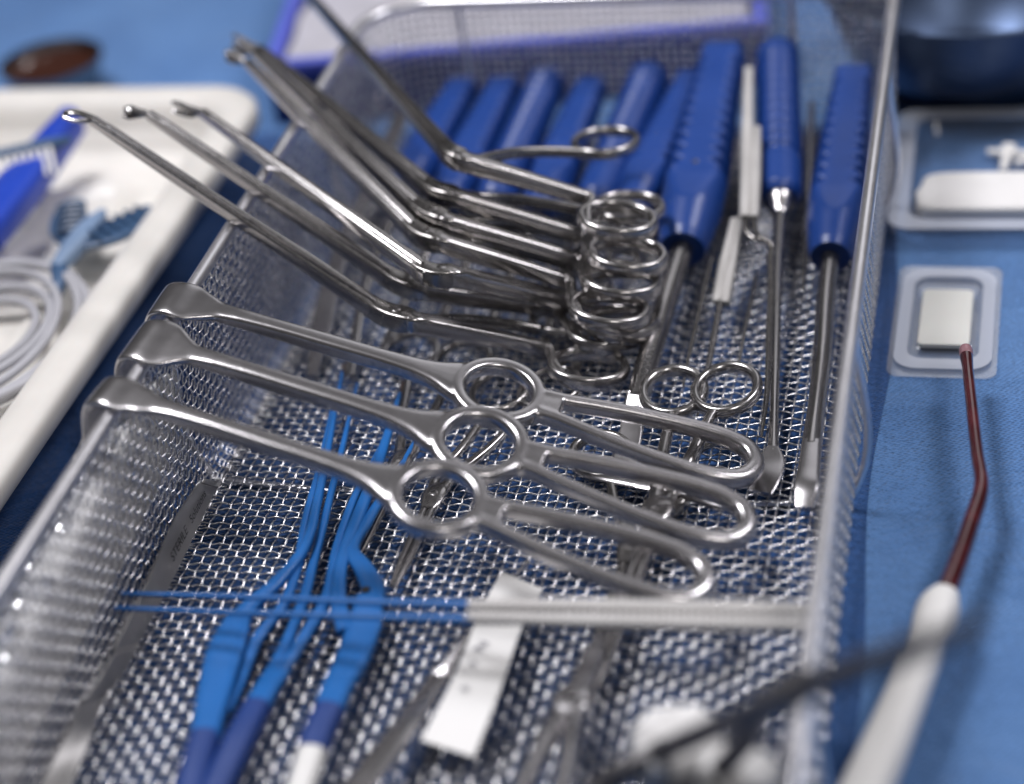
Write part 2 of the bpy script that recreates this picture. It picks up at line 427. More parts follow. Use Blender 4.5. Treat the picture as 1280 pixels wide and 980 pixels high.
# perimeter, open at the front: front-left -> back-left corner -> back-right corner -> front-right
def perimeter(inset=0.0, step=4.0):
    r, r2 = CR - inset, CRR - inset; xl, xr, yb = XL + inset, XR - inset, YB - inset
    pts = []; nor = []
    def line(p, q, nn):
        p, q = A(*p), A(*q); m = max(2, int(round(np.linalg.norm(q - p) / step)))
        for k in range(m): pts.append(p + (q - p) * k / m); nor.append(nn)
    def arc(c, a0, a1, r):
        m = max(3, int(round(abs(a1 - a0) * r / step)))
        for k in range(m):
            t = a0 + (a1 - a0) * k / m
            pts.append(A(c[0] + r * math.cos(t), c[1] + r * math.sin(t))); nor.append((-math.cos(t), -math.sin(t)))
    line((xl, YF), (xl, yb - r), (1, 0))
    arc((xl + r, yb - r), math.pi, math.pi / 2, r)
    line((xl + r, yb), (xr - r2, yb), (0, -1))
    arc((xr - r2, yb - r2), math.pi / 2, 0, r2)
    line((xr, yb - r2), (xr, YF), (-1, 0))
    return np.array(pts), np.array(nor, float)

rngw = np.random.default_rng(5)
def build_basket():
    # floor
    SUB = 4
    paths = []
    nxw = int((XR - XL - 10) // PITCH_W)
    x0 = XL + (XR - XL - nxw * PITCH_W) / 2
    y0 = YF + 6; nyw = int((YB - 5 - y0) // PITCH_W)
    def corner_clip(x):       # how far back a long wire reaches
        d = 0
        if x < XL + CR: t = XL + CR - x; d = CR - math.sqrt(max(CR * CR - t * t, 0))
        if x > XR - CRR: t = x - XR + CRR; d = CRR - math.sqrt(max(CRR * CRR - t * t, 0))
        return d
    for i in range(nxw + 1):
        x = x0 + i * PITCH_W; ye = YB - 5 - corner_clip(x)
        t = np.arange(0, (ye - y0) / PITCH_W + 1e-6, 1 / SUB)
        y = y0 + t * PITCH_W
        ph = (-1) ** i
        z = AMP * ph * np.cos(math.pi * t)
        wob = 0.22 * np.sin(y / 37 + i * 1.7) + rngw.normal(0, 0.20)
        P = np.stack([np.full_like(y, x) + wob, y, z], 1)
        paths.append((P, np.tile([0, 0, 1.0], (len(P), 1))))
    for j in range(nyw + 1):
        y = y0 + j * PITCH_W
        a, b = XL + 5, XR - 5
        if y > YB - CR:
            t = y - (YB - CR); d = CR - math.sqrt(max(CR * CR - t * t, 0)); a, b = XL + 5 + d, XR - 5
        if b - a < 8: continue
        t = np.arange((a - x0) / PITCH_W, (b - x0) / PITCH_W, 1 / SUB)
        x = x0 + t * PITCH_W; z = -AMP * (-1) ** j * np.cos(math.pi * t)
        wob = 0.22 * np.sin(x / 41 + j * 2.1) + rngw.normal(0, 0.20)
        P = np.stack([x, np.full_like(x, y) + wob, z], 1)
        paths.append((P, np.tile([0, 0, 1.0], (len(P), 1))))
    V, F = wires(paths)
    np_part('floor_mesh', V, F, M['wire'], basket, 'stuff')
    # walls: upright wires that curve into the floor, and level wires round the sides
    base, nor = perimeter(0.0, PITCH_W)
    rb = 5.0
    up = []
    zs = np.arange(rb, RH + 0.01, 1.0)
    for k in range(len(base)):
        c, nn = base[k], nor[k]; ph = (-1) ** k
        off = AMP * ph * np.cos(math.pi * (zs - rb) / PITCH_W)
        P = [(c[0] + nn[0] * o, c[1] + nn[1] * o, z) for o, z in zip(off, zs)]
        low = []
        for t in np.linspace(0, math.pi / 2, 6)[:-1]:
            d = rb - rb * math.sin(t)
            low.append((c[0] + nn[0] * d, c[1] + nn[1] * d, rb - rb * math.cos(t)))
        low = [(c[0] + nn[0] * (rb + 4), c[1] + nn[1] * (rb + 4), 0.0)] + low
        P = np.array(low + P)
        tz = np.gradient(P, axis=0); tz /= np.linalg.norm(tz, axis=1, keepdims=True)
        side = np.array([-nn[1], nn[0], 0.0])
        up.append((P, np.cross(tz, side)))
    V, F = wires(up, WR)
    nb = len(base); per = []
    fine, fn = perimeter(0.0, 1.0)
    # arc-length parameter of the fine path measured in wall-wire steps
    s = np.concatenate([[0], np.cumsum(np.linalg.norm(np.diff(fine, axis=0), axis=1))])
    sb = np.concatenate([[0], np.cumsum(np.linalg.norm(np.diff(base, axis=0), axis=1))])
    idx = np.interp(s, sb, np.arange(nb))
    lev = []
    for q, z in enumerate(np.arange(rb, RH - 2, PITCH_W)):
        off = -AMP * (-1) ** q * np.cos(math.pi * idx)
        P = np.stack([fine[:, 0] + fn[:, 0] * off, fine[:, 1] + fn[:, 1] * off, z + 0.2 * np.sin(s / 31 + q)], 1)
        lev.append((P, np.stack([fn[:, 0], fn[:, 1], np.zeros(len(fn))], 1)))
    for ins, z in ((0.3, 3.2), (1.6, 1.5), (3.1, 0.5), (4.6, -0.1)):
        f2, n2 = perimeter(ins, 1.0)
        P = np.column_stack([f2, np.full(len(f2), z) + 0.45 * np.cos(np.arange(len(f2)) * math.pi / 4)])
        lev.append((P, np.tile([0, 0, 1.0], (len(P), 1))))
    V2, F2 = wires(lev, WR)
    np_part('wall_mesh', np.concatenate([V, V2]), np.concatenate([F, F2 + len(V)]), M['wire'], basket, 'stuff')
    # rim tube and the frame rods
    rp, rn = perimeter(-0.5, 3.0)
    P = np.column_stack([rp, np.full(len(rp), RH + 0.5)])
    part('rim', sweep(P, 2.7, (0, 0, 1), 14), M['rim'], basket)
    rp2, rn2 = perimeter(-1.6, 3.0)
    P = np.column_stack([rp2, np.full(len(rp2), RH - 7)])
    for yy in (-62.0, 140.0, -240.0):
        rod = [(XL - 1.8, yy, RH), (XL - 1.8, yy, 8), (XL + 3, yy, -1.5), (XL + 10, yy, -2.1), (XR - 10, yy, -2.1), (XR - 3, yy, -1.5), (XR + 1.8, yy, 8), (XR + 1.8, yy, RH)]
        part('support_rod', tube(rod, 1.4, 8, 8, up=(0.05, 1, 0.03)), M['rim'], basket)
    for xx in (-66.0, 92.0):
        rod = [(xx, YB + 1.9, RH), (xx, YB + 1.9, 8), (xx, YB - 3, -1.5), (xx, YB - 9, -2.2), (xx, YB - 14, -2.2)]
        part('support_rod', tube(rod, 1.4, 8, 6, up=(1, 0.05, 0.03)), M['rim'], basket)
build_basket()

# ------------------------------------------------------------------ ring-handled retractors over the left rim
def build_retractor_meshes(hw=10.8):
    gs = []
    # hook: a strip folded over the rim, X along the tool, Y across, Z up
    hook = [(22, 0, 0.2, 3.9, 2.0), (16, 0, 0.3, 4.9, 1.8), (12, 0, 0.4, 6.4 + (hw - 8) * 0.3, 1.6), (9, 0, 0.5, hw * 0.86, 1.4), (6.5, 0, 0.5, hw, 1.25), (-3, 0, 0.3, hw, 1.2), (-6.6, 0, -1.8, hw, 1.2),
            (-8.2, 0, -6, hw, 1.15), (-8.6, 0, -14, hw, 1.1), (-8.8, 0, -32, hw * 0.96, 1.1), (-8.0, 0, -48, hw * 0.93, 1.1), (-5.0, 0, -53, hw * 0.85, 1.0)]
    R = cr(hook, 8)
    T = np.gradient(R[:, :3], axis=0)
    upv = np.stack([-T[:, 2], np.zeros(len(T)), T[:, 0]], 1)
    gs.append(sweep(R[:, :3], R[:, 3:5], -upv, 20, 5))
    shaft = [(15, 0, 0.2, 4.6, 1.9), (24, 0, 0.1, 3.9, 2.6), (36, 0, 0, 3.6, 3.0), (60, 0, 0, 3.7, 3.2), (84, 0, 0, 3.9, 3.2), (94, 0, 0, 4.7, 3.1), (101, 0, 0, 6.4, 3.0), (106.5, 0, 0, 9.0, 2.9), (110.5, 0, 0, 10.8, 2.9)]
    gs.append(bar(shaft, n=28, e=4.0))
    a = np.linspace(0, 2 * math.pi, 64, endpoint=False)
    ring = np.stack([124.5 + 15.0 * np.cos(a), 14.8 * np.sin(a), 0 * a], 1)
    gs.append(sweep(ring, (3.0, 3.1), (0, 0, 1), 16, 3.4, closed=True))
    neck = [(138.2, 0, 0, 9.8, 2.9), (140, 0, 0, 8.6, 2.9), (143, 0, 0, 7.6, 3.0), (148, 0, 0, 7.7, 3.1)]
    gs.append(bar(neck, n=28, e=4.0))
    half = [(141, 4.8), (148, 5.3), (156, 6.6), (170, 8.8), (186, 10.5), (200, 11.3), (210, 10.6), (217.5, 7.6), (221, 0)]
    loop = half + [(x, -y) for x, y in half[::-1][1:]]
    lp = np.array([(x, y, 0, 2.65 + max(0, x - 190) * 0.026, 3.2 + max(0, x - 190) * 0.010) for x, y in loop], float)
    L = cr(lp, 8)
    gs.append(sweep(L[:, :3], L[:, 3:5], (0, 0, 1), 18, 3.0))
    V, F = join(*gs)
    me = bpy.data.meshes.new('retractor_tmp'); me.from_pydata((V * S).tolist(), [], F); me.update()
    tmp = bpy.data.objects.new('retractor_tmp', me); col.objects.link(tmp)
    rm = tmp.modifiers.new('r', 'REMESH'); rm.mode = 'VOXEL'; rm.voxel_size = 0.00037
    sm = tmp.modifiers.new('s', 'SMOOTH'); sm.factor = 0.5; sm.iterations = 26
    dg = bpy.context.evaluated_depsgraph_get()
    full = bpy.data.meshes.new_from_object(tmp.evaluated_get(dg))
    bpy.data.objects.remove(tmp); bpy.data.meshes.remove(me)
    nv = len(full.vertices); co = np.zeros(nv * 3); full.vertices.foreach_get('co', co); co = co.reshape(-1, 3)
    no = np.zeros(nv * 3); full.vertex_normals.foreach_get('vector', no); no = no.reshape(-1, 3)
    fv = np.zeros(len(full.loops), np.int32); full.loops.foreach_get('vertex_index', fv)
    ls = np.zeros(len(full.polygons), np.int32); full.polygons.foreach_get('loop_start', ls)
    lt = np.zeros(len(full.polygons), np.int32); full.polygons.foreach_get('loop_total', lt)
    q = lt == 4
    quads = fv[ls[q][:, None] + np.arange(4)]
    cx = co[quads, 0].mean(1) / S
    out = []
    for name, lo, hi in (('hook_blade', -99, 21), ('shaft', 21, 106), ('finger_ring', 106, 143), ('loop_handle', 143, 999)):
        sel = quads[(cx >= lo) & (cx < hi)]
        used, inv = np.unique(sel, return_inverse=True)
        m2 = bpy.data.meshes.new(name)
        m2.from_pydata(co[used].tolist(), [], inv.reshape(-1, 4).tolist())
        m2.polygons.foreach_set('use_smooth', [True] * len(m2.polygons)); m2.update()
        m2.normals_split_custom_set_from_vertices(no[used].tolist())
        m2.materials.append(M['satin'])
        out.append((name, m2))
    bpy.data.meshes.remove(full)
    return out

def place_retractor(hook_px, end_px, zend, roll, hw, label):
    P = A(*W(hook_px[0], hook_px[1], RH + 4.6)); Q = A(*W(end_px[0], end_px[1], zend))
    P = P.copy(); 
    x = unit(Q - P); up = A(0, 0, 1.0); y = unit(np.cross(up, x)); z = np.cross(x, y)
    c, s = math.cos(roll), math.sin(roll)
    y, z = c * y + s * z, -s * y + c * z
    o = thing('retractor', label, 'retractor', P, 'retractors hooked over the left rim')
    kx = np.linalg.norm(Q - P) / 223.0
    m = Matrix(((x[0] * kx, y[0], z[0], P[0] * S), (x[1] * kx, y[1], z[1], P[1] * S), (x[2] * kx, y[2], z[2], P[2] * S), (0, 0, 0, 1)))
    o.matrix_world = m
    for name, me in build_retractor_meshes(hw):
        c_ = bpy.data.objects.new(name, me); col.objects.link(c_); c_.parent = o
    return o
place_retractor((222, 376), (950, 586), 12, 0.07, 9.8, 'steel ring-handled retractor farthest back of the three on the left rim')
place_retractor((189, 428), (941, 662), 16, 0.10, 11.4, 'steel ring-handled retractor in the middle of the three on the left rim')
place_retractor((143, 492), (888, 735), 22, 0.06, 8.0, 'steel ring-handled retractor nearest the camera, hooked on the left rim')

# ------------------------------------------------------------------ bent-shaft punch forceps
def oval(c, d, a, b, n=48, up=(0, 0, 1)):
    d = unit(A(*d)); s = unit(np.cross(up, d)); t = np.linspace(0, 2 * math.pi, n, endpoint=False)
    return A(*c) + a * np.cos(t)[:, None] * d + b * np.sin(t)[:, None] * s

def forceps(tip, corner, seam, s_end, ring, zc, ring_z, label, rim_px=None, jaw='ring', ring2=None, z_tip=None, jaw_dir=(-1, 0)):
    """tip, corner (bend), seam (box end), s_end (end of straight branch), ring = centre px of the near finger ring"""
    B = A(*W(*corner, zc))
    if z_tip is None:
        # the shaft lies across the basket rim: find the tip height for which it touches there
        best = None
        for zt in np.arange(60, 190, 1.0):
            T = A(*W(*tip, zt)); k = (XL - B[0]) / (T[0] - B[0])
            if 0 < k < 1:
                e = abs(B[2] + k * (T[2] - B[2]) - (RH + 6.0))
                if best is None or e < best[0]: best = (e, zt)
        z_tip = best[1]
    T = A(*W(*tip, z_tip))
    zs = zc - 1.5
    E = A(*W(*seam, zs)); Sx = A(*W(*s_end, ring_z + 2)); Rc = A(*W(*ring, ring_z))
    th = thing('punch_forceps', label, 'forceps', (Rc[0], Rc[1], 0), 'bent-shaft punch forceps leaning over the left rim')
    ax = unit(B - T)
    up = unit(np.cross(np.cross(ax, A(0, 0, 1)), ax))
    rows = []
    Lg = np.linalg.norm(B - T)
    for t, w, h in ((0.0, 1.8, 1.9), (0.12, 2.1, 2.3), (0.5, 2.7, 2.9), (0.8, 3.1, 3.3), (0.93, 3.4, 3.6), (1.0, 3.6, 3.7)):
        rows.append((*(T + (B - T) * t), w, h))
    part('shaft', bar(rows, up, 24, 4.5, 5), M['steel'], th)
    # sliding bar on top of the shaft
    off = up * 2.5
    rows = [(*(T + (B - T) * t + off * (0.8 + 0.7 * t)), w, h) for t, w, h in ((0.05, 1.1, 0.9), (0.5, 1.3, 1.0), (0.86, 1.6, 1.2), (0.97, 1.1, 0.8))]
    part('slide_bar', bar(rows, up, 10, 3.0, 4), M['steel'], th)
    # box joint
    e1 = unit(E - B)
    rows = [(*(B - ax * 9), 3.1, 3.5), (*(B - ax * 3), 3.6, 3.8), (*(B + e1 * 2.5), 4.1, 4.0), (*(E - e1 * 0.6), 4.15, 3.95), (*E, 4.0, 3.85)]
    bx = part('box_joint', bar(rows, (0, 0, 1), 28, 6.0, 6), M['dark_steel'], th)
    nrm = unit(np.cross(e1, np.cross(A(0, 0, 1), e1)))
    pc = (B + E) / 2 + nrm * 3.85
    part('pivot_screw', join(sweep(np.array([pc - nrm * 1.5, pc + nrm * 0.2, pc + nrm * 0.35]), np.array([[1.9, 1.9], [1.9, 1.9], [1.5, 1.5]]), e1, 16)), M['steel'], bx)
    # near branch with S-bend into its ring
    d = unit(Sx - E)
    rd = unit(A(d[0], d[1], d[2] * 0.4)); sd = unit(np.cross(A(0, 0, 1), rd))
    ra, rb_ = 14.8, 11.8
    ringpath = oval(Rc, rd, ra, rb_)
    att = Rc - rd * ra * 0.80 - sd * rb_ * 0.62
    mid = Sx * 0.52 + att * 0.48 + rd * -1.6
    rows = [(*(E - e1 * 4), 3.6, 3.6), (*E, 3.9, 3.75), (*(E + (Sx - E) * 0.10), 3.9, 3.75), (*(E + (Sx - E) * 0.5), 3.0, 3.4), (*(E + (Sx - E) * 0.88), 2.4, 3.0), (*(Sx - d * 2), 2.3, 2.9), (*mid, 2.2, 2.9), (*att, 1.9, 2.8)]
    h1 = part('handle', bar(rows, (0, 0, 1), 24, 4.5, 6), M['steel'], th)
    part('finger_ring', sweep(ringpath, (1.9, 3.3), (0, 0, 1), 14, 2.8, closed=True), M['steel'], h1)
    # far branch
    R2 = Rc + sd * 36 + A(0, 0, 2) if ring2 is None else A(*W(ring2[0], ring2[1], ring2[2]))
    d2 = unit(R2 - E); d2 = unit(A(d2[0], d2[1], d2[2] * 0.4)); sd2 = unit(np.cross(A(0, 0, 1), d2))
    E2 = E + sd * 2.6
    att2 = R2 - d2 * ra * 0.97 - sd2 * rb_ * 0.25 
    rows = [(*(E2 - e1 * 6), 1.4, 2.2), (*E2, 1.8, 2.4), (*(E2 * 0.5 + att2 * 0.5 + sd2 * 4), 1.9, 2.3), (*(E2 * 0.12 + att2 * 0.88 + sd2 * 2), 1.8, 2.3), (*att2, 1.7, 2.2)]
    h2 = part('handle', bar(rows, (0, 0, 1), 14, 3.0, 6), M['dark_steel'], th)
    part('finger_ring', sweep(oval(R2, d2, ra * 0.95, rb_), (1.7, 2.4), (0, 0, 1), 12, 2.3, closed=True), M['steel'], h2)
    # jaws
    jd = RIGHT * jaw_dir[0] + UP * jaw_dir[1]; jd = unit(jd - unit(ax) * 0.25)
    js = unit(np.cross(jd, up)); 
    if jaw == 'ring':
        ov = oval(T + jd * 5.5, jd, 6.5, 2.3, 32, up)
        part('jaw', sweep(ov + up * 0.5, (0.75, 0.8), up, 8, closed=True), M['steel'], th)
        part('jaw', bar([(*(T + up * 1), 1.3, 1.1), (*(T + jd * 5 + up * 2.6), 1.5, 0.7), (*(T + jd * 10 + up * 2.9), 1.4, 0.6), (*(T + jd * 12 + up * 2.2), 0.7, 0.5)], up, 10, 2.4, 5), M['dark_steel'], th)
    elif jaw == 'cups':
        for s in (-1, 1):
            part('jaw', bar([(*(T - ax * 1), 1.2, 1.1), (*(T + jd * 4 + up * 1.2 * s), 1.5, 0.8), (*(T + jd * 8 + up * 2.0 * s), 1.9, 0.9), (*(T + jd * 10.5 + up * 1.6 * s), 1.2, 0.7)], up, 10, 2.4, 5), M['steel'], th)
        part('jaw_window', sweep(oval(T + jd * 7, jd, 2.6, 1.7, 20, up), 0.5, up, 6, closed=True), M['dark_steel'], th)
    else:
        for s in (-1, 1):
            part('jaw', bar([(*(T - ax * 1), 1.4, 1.3), (*(T + jd * 5 + up * 1.6 * s), 1.7, 0.9), (*(T + jd * 10 + up * (3.4 if s > 0 else 0.8) * s), 1.6, 0.7), (*(T + jd * 13 + up * (4.2 if s > 0 else 0.4) * s), 0.8, 0.5)], up, 10, 2.4, 5), M['steel'], th)
    return th

forceps((116, 150), (478, 392), (514, 402), (688, 437), (736, 461), 42, 12, 'bent punch forceps nearest the camera, its tip farthest left over the cream tray', jaw='ring')
forceps((186, 143), (496, 353), (527, 362), (697, 389), (757, 417), 43, 14, 'bent punch forceps second from the camera, with a small square window in its tip', jaw='cups')
forceps((253, 141), (537, 345), (566, 345), (713, 382), (779, 405), 54, 18, 'bent punch forceps third from the camera, its jaws wide open over the cream tray', jaw='open')
forceps((309, 78), (523, 294), (551, 303), (714, 353), (762, 388), 54, 26, 'bent punch forceps fourth from the camera, lowest shaft of the three with tips together', jaw='cups', jaw_dir=(-0.9, 0.25))
forceps((318, 66), (528, 266), (556, 277), (730, 327), (776, 352), 58, 30, 'bent punch forceps fifth from the camera, middle shaft of the three with tips together', jaw='cups', jaw_dir=(-0.95, 0.15))
forceps((325, 61), (542, 240), (568, 247), (736, 297), (784, 320), 62, 36, 'bent punch forceps sixth from the camera, topmost shaft of the three with tips together', jaw='open', jaw_dir=(-0.98, 0.15))
forceps((372, -22), (562, 193), (577, 201), (742, 250), (772, 276), 72, 46, 'bent punch forceps farthest back, its open handles spread over the blue handles', jaw='cups', ring2=(757, 178, 52))

# ------------------------------------------------------------------ blue-handled chisels and elevators at the back
def blue_tool(end, neck, R, kind, shaft_rows, label, tip=None, ferrule=False, shaft_mat='steel', rz=1.0, pin=False, text=None):
    """end, neck: (px, py, z) of the handle axis; shaft_rows: list of px,py,z,half width,half height"""
    E0 = A(*W(*end)); N0 = A(*W(*neck)); ax = unit(N0 - E0); Lh = np.linalg.norm(N0 - E0)
    th = thing('blue_handled_tool', label, 'tool', (N0[0], N0[1], 0), 'blue-handled tools at the back of the basket')
    n = 220; t = np.linspace(0, 1, n)
    P = E0 + (N0 - E0) * t[:, None]
    dist = t * Lh
    prof = np.ones(n)
    prof *= np.sqrt(np.clip(1 - (np.clip(4 - dist, 0, 4) / 4) ** 2 * 0.75, 0.02, 1))
    body = np.interp(t, [0, 0.1, 0.45, 0.72, 0.84, 0.97, 1.0], [0.76, 0.80, 0.95, 1.03, 0.99, 0.80, 0.70] if kind != 'round' else [0.96, 0.98, 0.99, 0.99, 0.96, 0.94, 0.74])
    groove = np.where((t > 0.10) & (t < (0.70 if kind != 'round' else 0.78)), 1.0, 0.0) * (0.5 - 0.5 * np.cos(2 * math.pi * dist / (8.4 if kind != 'round' else 7.2)))
    gr = np.where((t > 0.10) & (t < (0.70 if kind != 'round' else 0.78)), 0.80 + 0.22 * groove, 1.0)
    if kind == 'round': gr = np.where(gr < 1, 0.83 + 0.17 * groove, 1.0)
    rad = R * prof * body * gr
    flat = R * 0.70 * prof * body
    def sf(i, a):
        X = rad[i] * np.cos(a); Y = rad[i] * np.sin(a) * rz
        if kind == 'flat':
            f = flat[i] if t[i] < 0.72 else flat[i] + (t[i] - 0.72) * R * 2.0
            Y = np.clip(Y, -f, f)
        return X, Y
    h = part('handle', sweep(P, np.ones((n, 2)), (0, 0, 1), 40, secfn=sf), M['blue'], th, ang=50)
    if pin:
        c = E0 + (N0 - E0) * 0.68 + A(0, 0, R * 0.70)
        part('hanging_pin', sweep(np.array([c - A(0, 0, 1), c + A(0, 0, 0.3), c + A(0, 0, 0.5)]), np.array([[1.5, 1.5], [1.5, 1.5], [1.0, 1.0]]), (0, 1, 0), 14), M['steel'], h)
    if ferrule:
        rows = [(*(N0 - ax * 1), R * 0.66, R * 0.66), (*(N0 + ax * 2), R * 0.60, R * 0.60), (*(N0 + ax * 9), R * 0.36, R * 0.36), (*(N0 + ax * 20), R * 0.22, R * 0.22)]
        part('ferrule', bar(rows, (0, 0, 1), 24, 2, 6), M['steel'], th)
    rows = [(*W(a, b, z), w, hh) for a, b, z, w, hh in shaft_rows]
    rows = [(*(N0 - ax * 4), rows[0][3], rows[0][4])] + rows
    sh = part('shaft', bar(rows, (0, 0, 1), 18, 2.0, 6), M[shaft_mat], th)
    if tip:
        tr = [(*W(a, b, z), w, hh) for a, b, z, w, hh in tip]
        part('blade', bar(tr, (0, 0, 1), 20, 5.0, 6), M['satin'], th)
    if text:
        body_, p0, p1, size, lift = text
        q0 = A(*W(*p0)); q1 = A(*W(*p1)); dx = unit(q1 - q0); toward = unit(CAM - q0)
        dy = unit(np.cross(toward, dx))
        text_part('engraving', body_, q0 + toward * lift, dx, dy, size, M['black'], sh, 0.0)
    return th

blue_tool((905, 62, 44), (853, 312, 17), 13.5, 'flat', [(846, 330, 16.5, 5.0, 5.0), (822, 410, 13, 4.8, 4.8), (800, 488, 9, 4.5, 4.5), (797, 500, 8.5, 4.4, 4.2)],
          'large blue flat-sided handle with a white pin, steel shaft ending in a chisel', tip=[(797, 497, 8.4, 4.3, 3.6), (793, 515, 7, 4.4, 2.0), (788, 545, 5, 4.5, 1.3), (780, 580, 3, 4.6, 0.7)], pin=True,
          text=('OMOSS', (806, 468, 15), (823, 405, 18), 5.4, 0.6))
blue_tool((972, 62, 42), (975, 250, 19), 10.4, 'round', [(975, 262, 18, 3.0, 3.0), (972, 330, 13, 2.2, 2.2), (969, 450, 7, 2.0, 2.0), (967, 540, 5, 2.0, 2.0), (966, 566, 4.6, 2.4, 1.8)],
          'blue round ribbed handle with a flared steel neck, second from the right wall', tip=[(966, 562, 4.8, 2.6, 1.8), (964, 575, 4.5, 5.0, 1.2), (958, 598, 4.0, 5.2, 1.0), (950, 616, 3.0, 4.6, 0.8)], ferrule=True)
blue_tool((1068, 90, 36), (1038, 322, 16), 11.8, 'flat', [(1035, 345, 15, 3.9, 3.9), (1027, 450, 11.5, 3.7, 3.7), (1019, 520, 9.5, 3.4, 3.4), (1014, 560, 9.5, 4.0, 3.2)],
          'blue flat-sided handle tight against the right wall of the basket', tip=[(1015, 556, 9.5, 3.6, 3.0), (1011, 590, 9.5, 4.2, 2.6), (1008, 615, 9, 4.6, 2.4), (1005, 636, 7, 3.4, 1.6)],
          text=('STERILE SOL', (1019, 455, 14), (1031, 400, 16), 3.4, 0.5))
blue_tool((582, 104, 27), (505, 238, 19), 10.2, 'flat', [(495, 262, 17, 2.6, 2.2), (466, 330, 10, 2.4, 1.6), (436, 470, 4, 2.6, 1.2)], 'blue flat-sided handle leftmost at the back, next to the left wall')
blue_tool((634, 101, 27), (560, 250, 19), 10.2, 'flat', [(548, 280, 16, 2.8, 2.2), (520, 345, 9, 2.6, 1.8), (480, 440, 4, 2.6, 1.4)], 'blue flat-sided handle second from the left wall at the back')
blue_tool((687, 97, 27), (616, 256, 19), 9.8, 'round', [(606, 280, 16, 2.6, 2.6), (570, 360, 8, 2.4, 2.0), (540, 430, 4, 2.4, 1.4)], 'blue round ribbed handle third from the left wall at the back')
blue_tool((742, 103, 26), (672, 266, 18), 10.2, 'flat', [(662, 290, 15, 2.6, 2.6), (632, 360, 8, 2.4, 2.0), (600, 440, 4, 2.4, 1.4)], 'blue flat-sided handle fourth from the left wall, under the spread forceps ring')
blue_tool((814, 94, 30), (742, 260, 18), 10.2, 'round', [(732, 282, 15, 2.6, 2.6), (702, 360, 8, 2.4, 2.0), (676, 440, 4, 2.4, 1.4)], 'blue round ribbed handle right of the spread forceps ring')
blue_tool((868, 96, 30), (786, 268, 18), 10.4, 'flat', [(776, 290, 15, 2.8, 2.8), (744, 380, 8, 2.4, 2.0), (716, 470, 4, 2.4, 1.4)], 'blue smooth tapered handle just left of the large flat handle')

# steel strips along the left wall, seen between the forceps
def flat_strip(rows, label, up=(0, 0, 1), mat='satin'):
    R = [(*W(a, b, z), w, h) for a, b, z, w, h in rows]
    g = bar(R, up, 14, 6.0, 6)
    return single('steel_spatula', g, M[mat], label, 'spatula')
flat_strip([(507, 135, 22, 4.2, 1.0), (455, 250, 12, 4.2, 1.0), (432, 300, 8, 4.2, 1.0), (400, 420, 4, 4.0, 0.9), (390, 470, 3, 2.0, 0.7)], 'narrow steel spatula along the left wall behind the forceps shafts')

# ------------------------------------------------------------------ bipolar forceps with ribbed grey legs at the back
def ribbed(rows, up=(0, 0, 1), per_mm=1.3):
    R = [(*W(a, b, z), w, h) for a, b, z, w, h in rows]
    P = cr(R, 40); s = np.concatenate([[0], np.cumsum(np.linalg.norm(np.diff(P[:, :3], axis=0), axis=1))])
    m = int(s[-1] / (per_mm / 4)); u = np.linspace(0, s[-1], m)
    Q = np.stack([np.interp(u, s, P[:, k]) for k in range(5)], 1)
    rip = 1 + 0.15 * np.sin(2 * math.pi * u / per_mm)
    return sweep(Q[:, :3], Q[:, 3:5] * rip[:, None], up, 14, 3.0)

b1 = thing('bayonet_forceps', 'bayonet forceps with ribbed grey legs between the two large blue handles', 'forceps', W(965, 560, 0))
part('leg', ribbed([(936, 86, 46, 1.9, 1.5), (934, 180, 36, 2.6, 1.6), (931, 272, 27, 2.2, 1.5)]), M['grey_coat'], b1)
part('leg', ribbed([(947, 160, 39, 1.4, 1.5), (945, 200, 34, 2.2, 1.6), (943, 272, 27, 1.8, 1.5)]), M['grey_coat'], b1)
part('prong', tube([W(931, 268, 27), W(933, 290, 25), W(942, 298, 24), W(958, 302, 23), W(961, 325, 21), W(960, 420, 13), W(957, 500, 8), W(951, 545, 6)], [1.3, 1.2, 1.1, 1.1, 1.1, 1.0, 0.8, 0.4], 10), M['dark_steel'], b1)
part('prong', tube([W(943, 268, 27), W(946, 292, 25), W(952, 298, 25), W(963, 304, 23), W(965, 325, 21), W(963, 420, 12.5), W(959, 500, 7.5), W(952, 547, 5.5)], [1.2, 1.1, 1.0, 1.0, 1.0, 0.9, 0.7, 0.4], 10), M['dark_steel'], b1)
b2 = thing('straight_bipolar_forceps', 'straight forceps with tapered ribbed grey legs beside the large blue handle', 'forceps', W(870, 520, 0))
part('leg', ribbed([(918, 275, 24, 1.5, 1.5), (906, 330, 17, 2.2, 1.6), (896, 378, 12, 2.0, 1.5)]), M['grey_coat'], b2)
part('leg', ribbed([(926, 272, 24, 1.4, 1.5), (915, 325, 17, 2.1, 1.6), (906, 380, 12, 1.9, 1.5)]), M['grey_coat'], b2)
part('prong', tube([W(901, 376, 12), W(896, 402, 10), W(889, 440, 7), W(872, 520, 4)], [1.7, 1.6, 1.4, 0.6], 10), M['steel'], b2)
def probe(pts, r, label, mat='steel'):
    return single('steel_probe', tube([W(*p) for p in pts], r, 10), M[mat], label, 'probe')
probe([(890, 322, 14), (876, 380, 9), (862, 440, 5), (854, 482, 3)], [1.1, 1.1, 0.9, 0.5], 'thin dark steel probe right beside the chisel shaft', 'dark_steel')
probe([(945, 345, 10), (936, 390, 6), (926, 440, 3), (921, 470, 2)], [0.9, 0.9, 0.8, 0.5], 'thin steel probe on the mesh left of the bayonet forceps')
probe([(1014, 130, 30), (1012, 200, 22), (1009, 280, 15), (1006, 340, 9), (1004, 376, 5)], [1.5, 1.6, 1.3, 1.0, 0.4], 'pointed steel probe between the two right-hand blue handles')

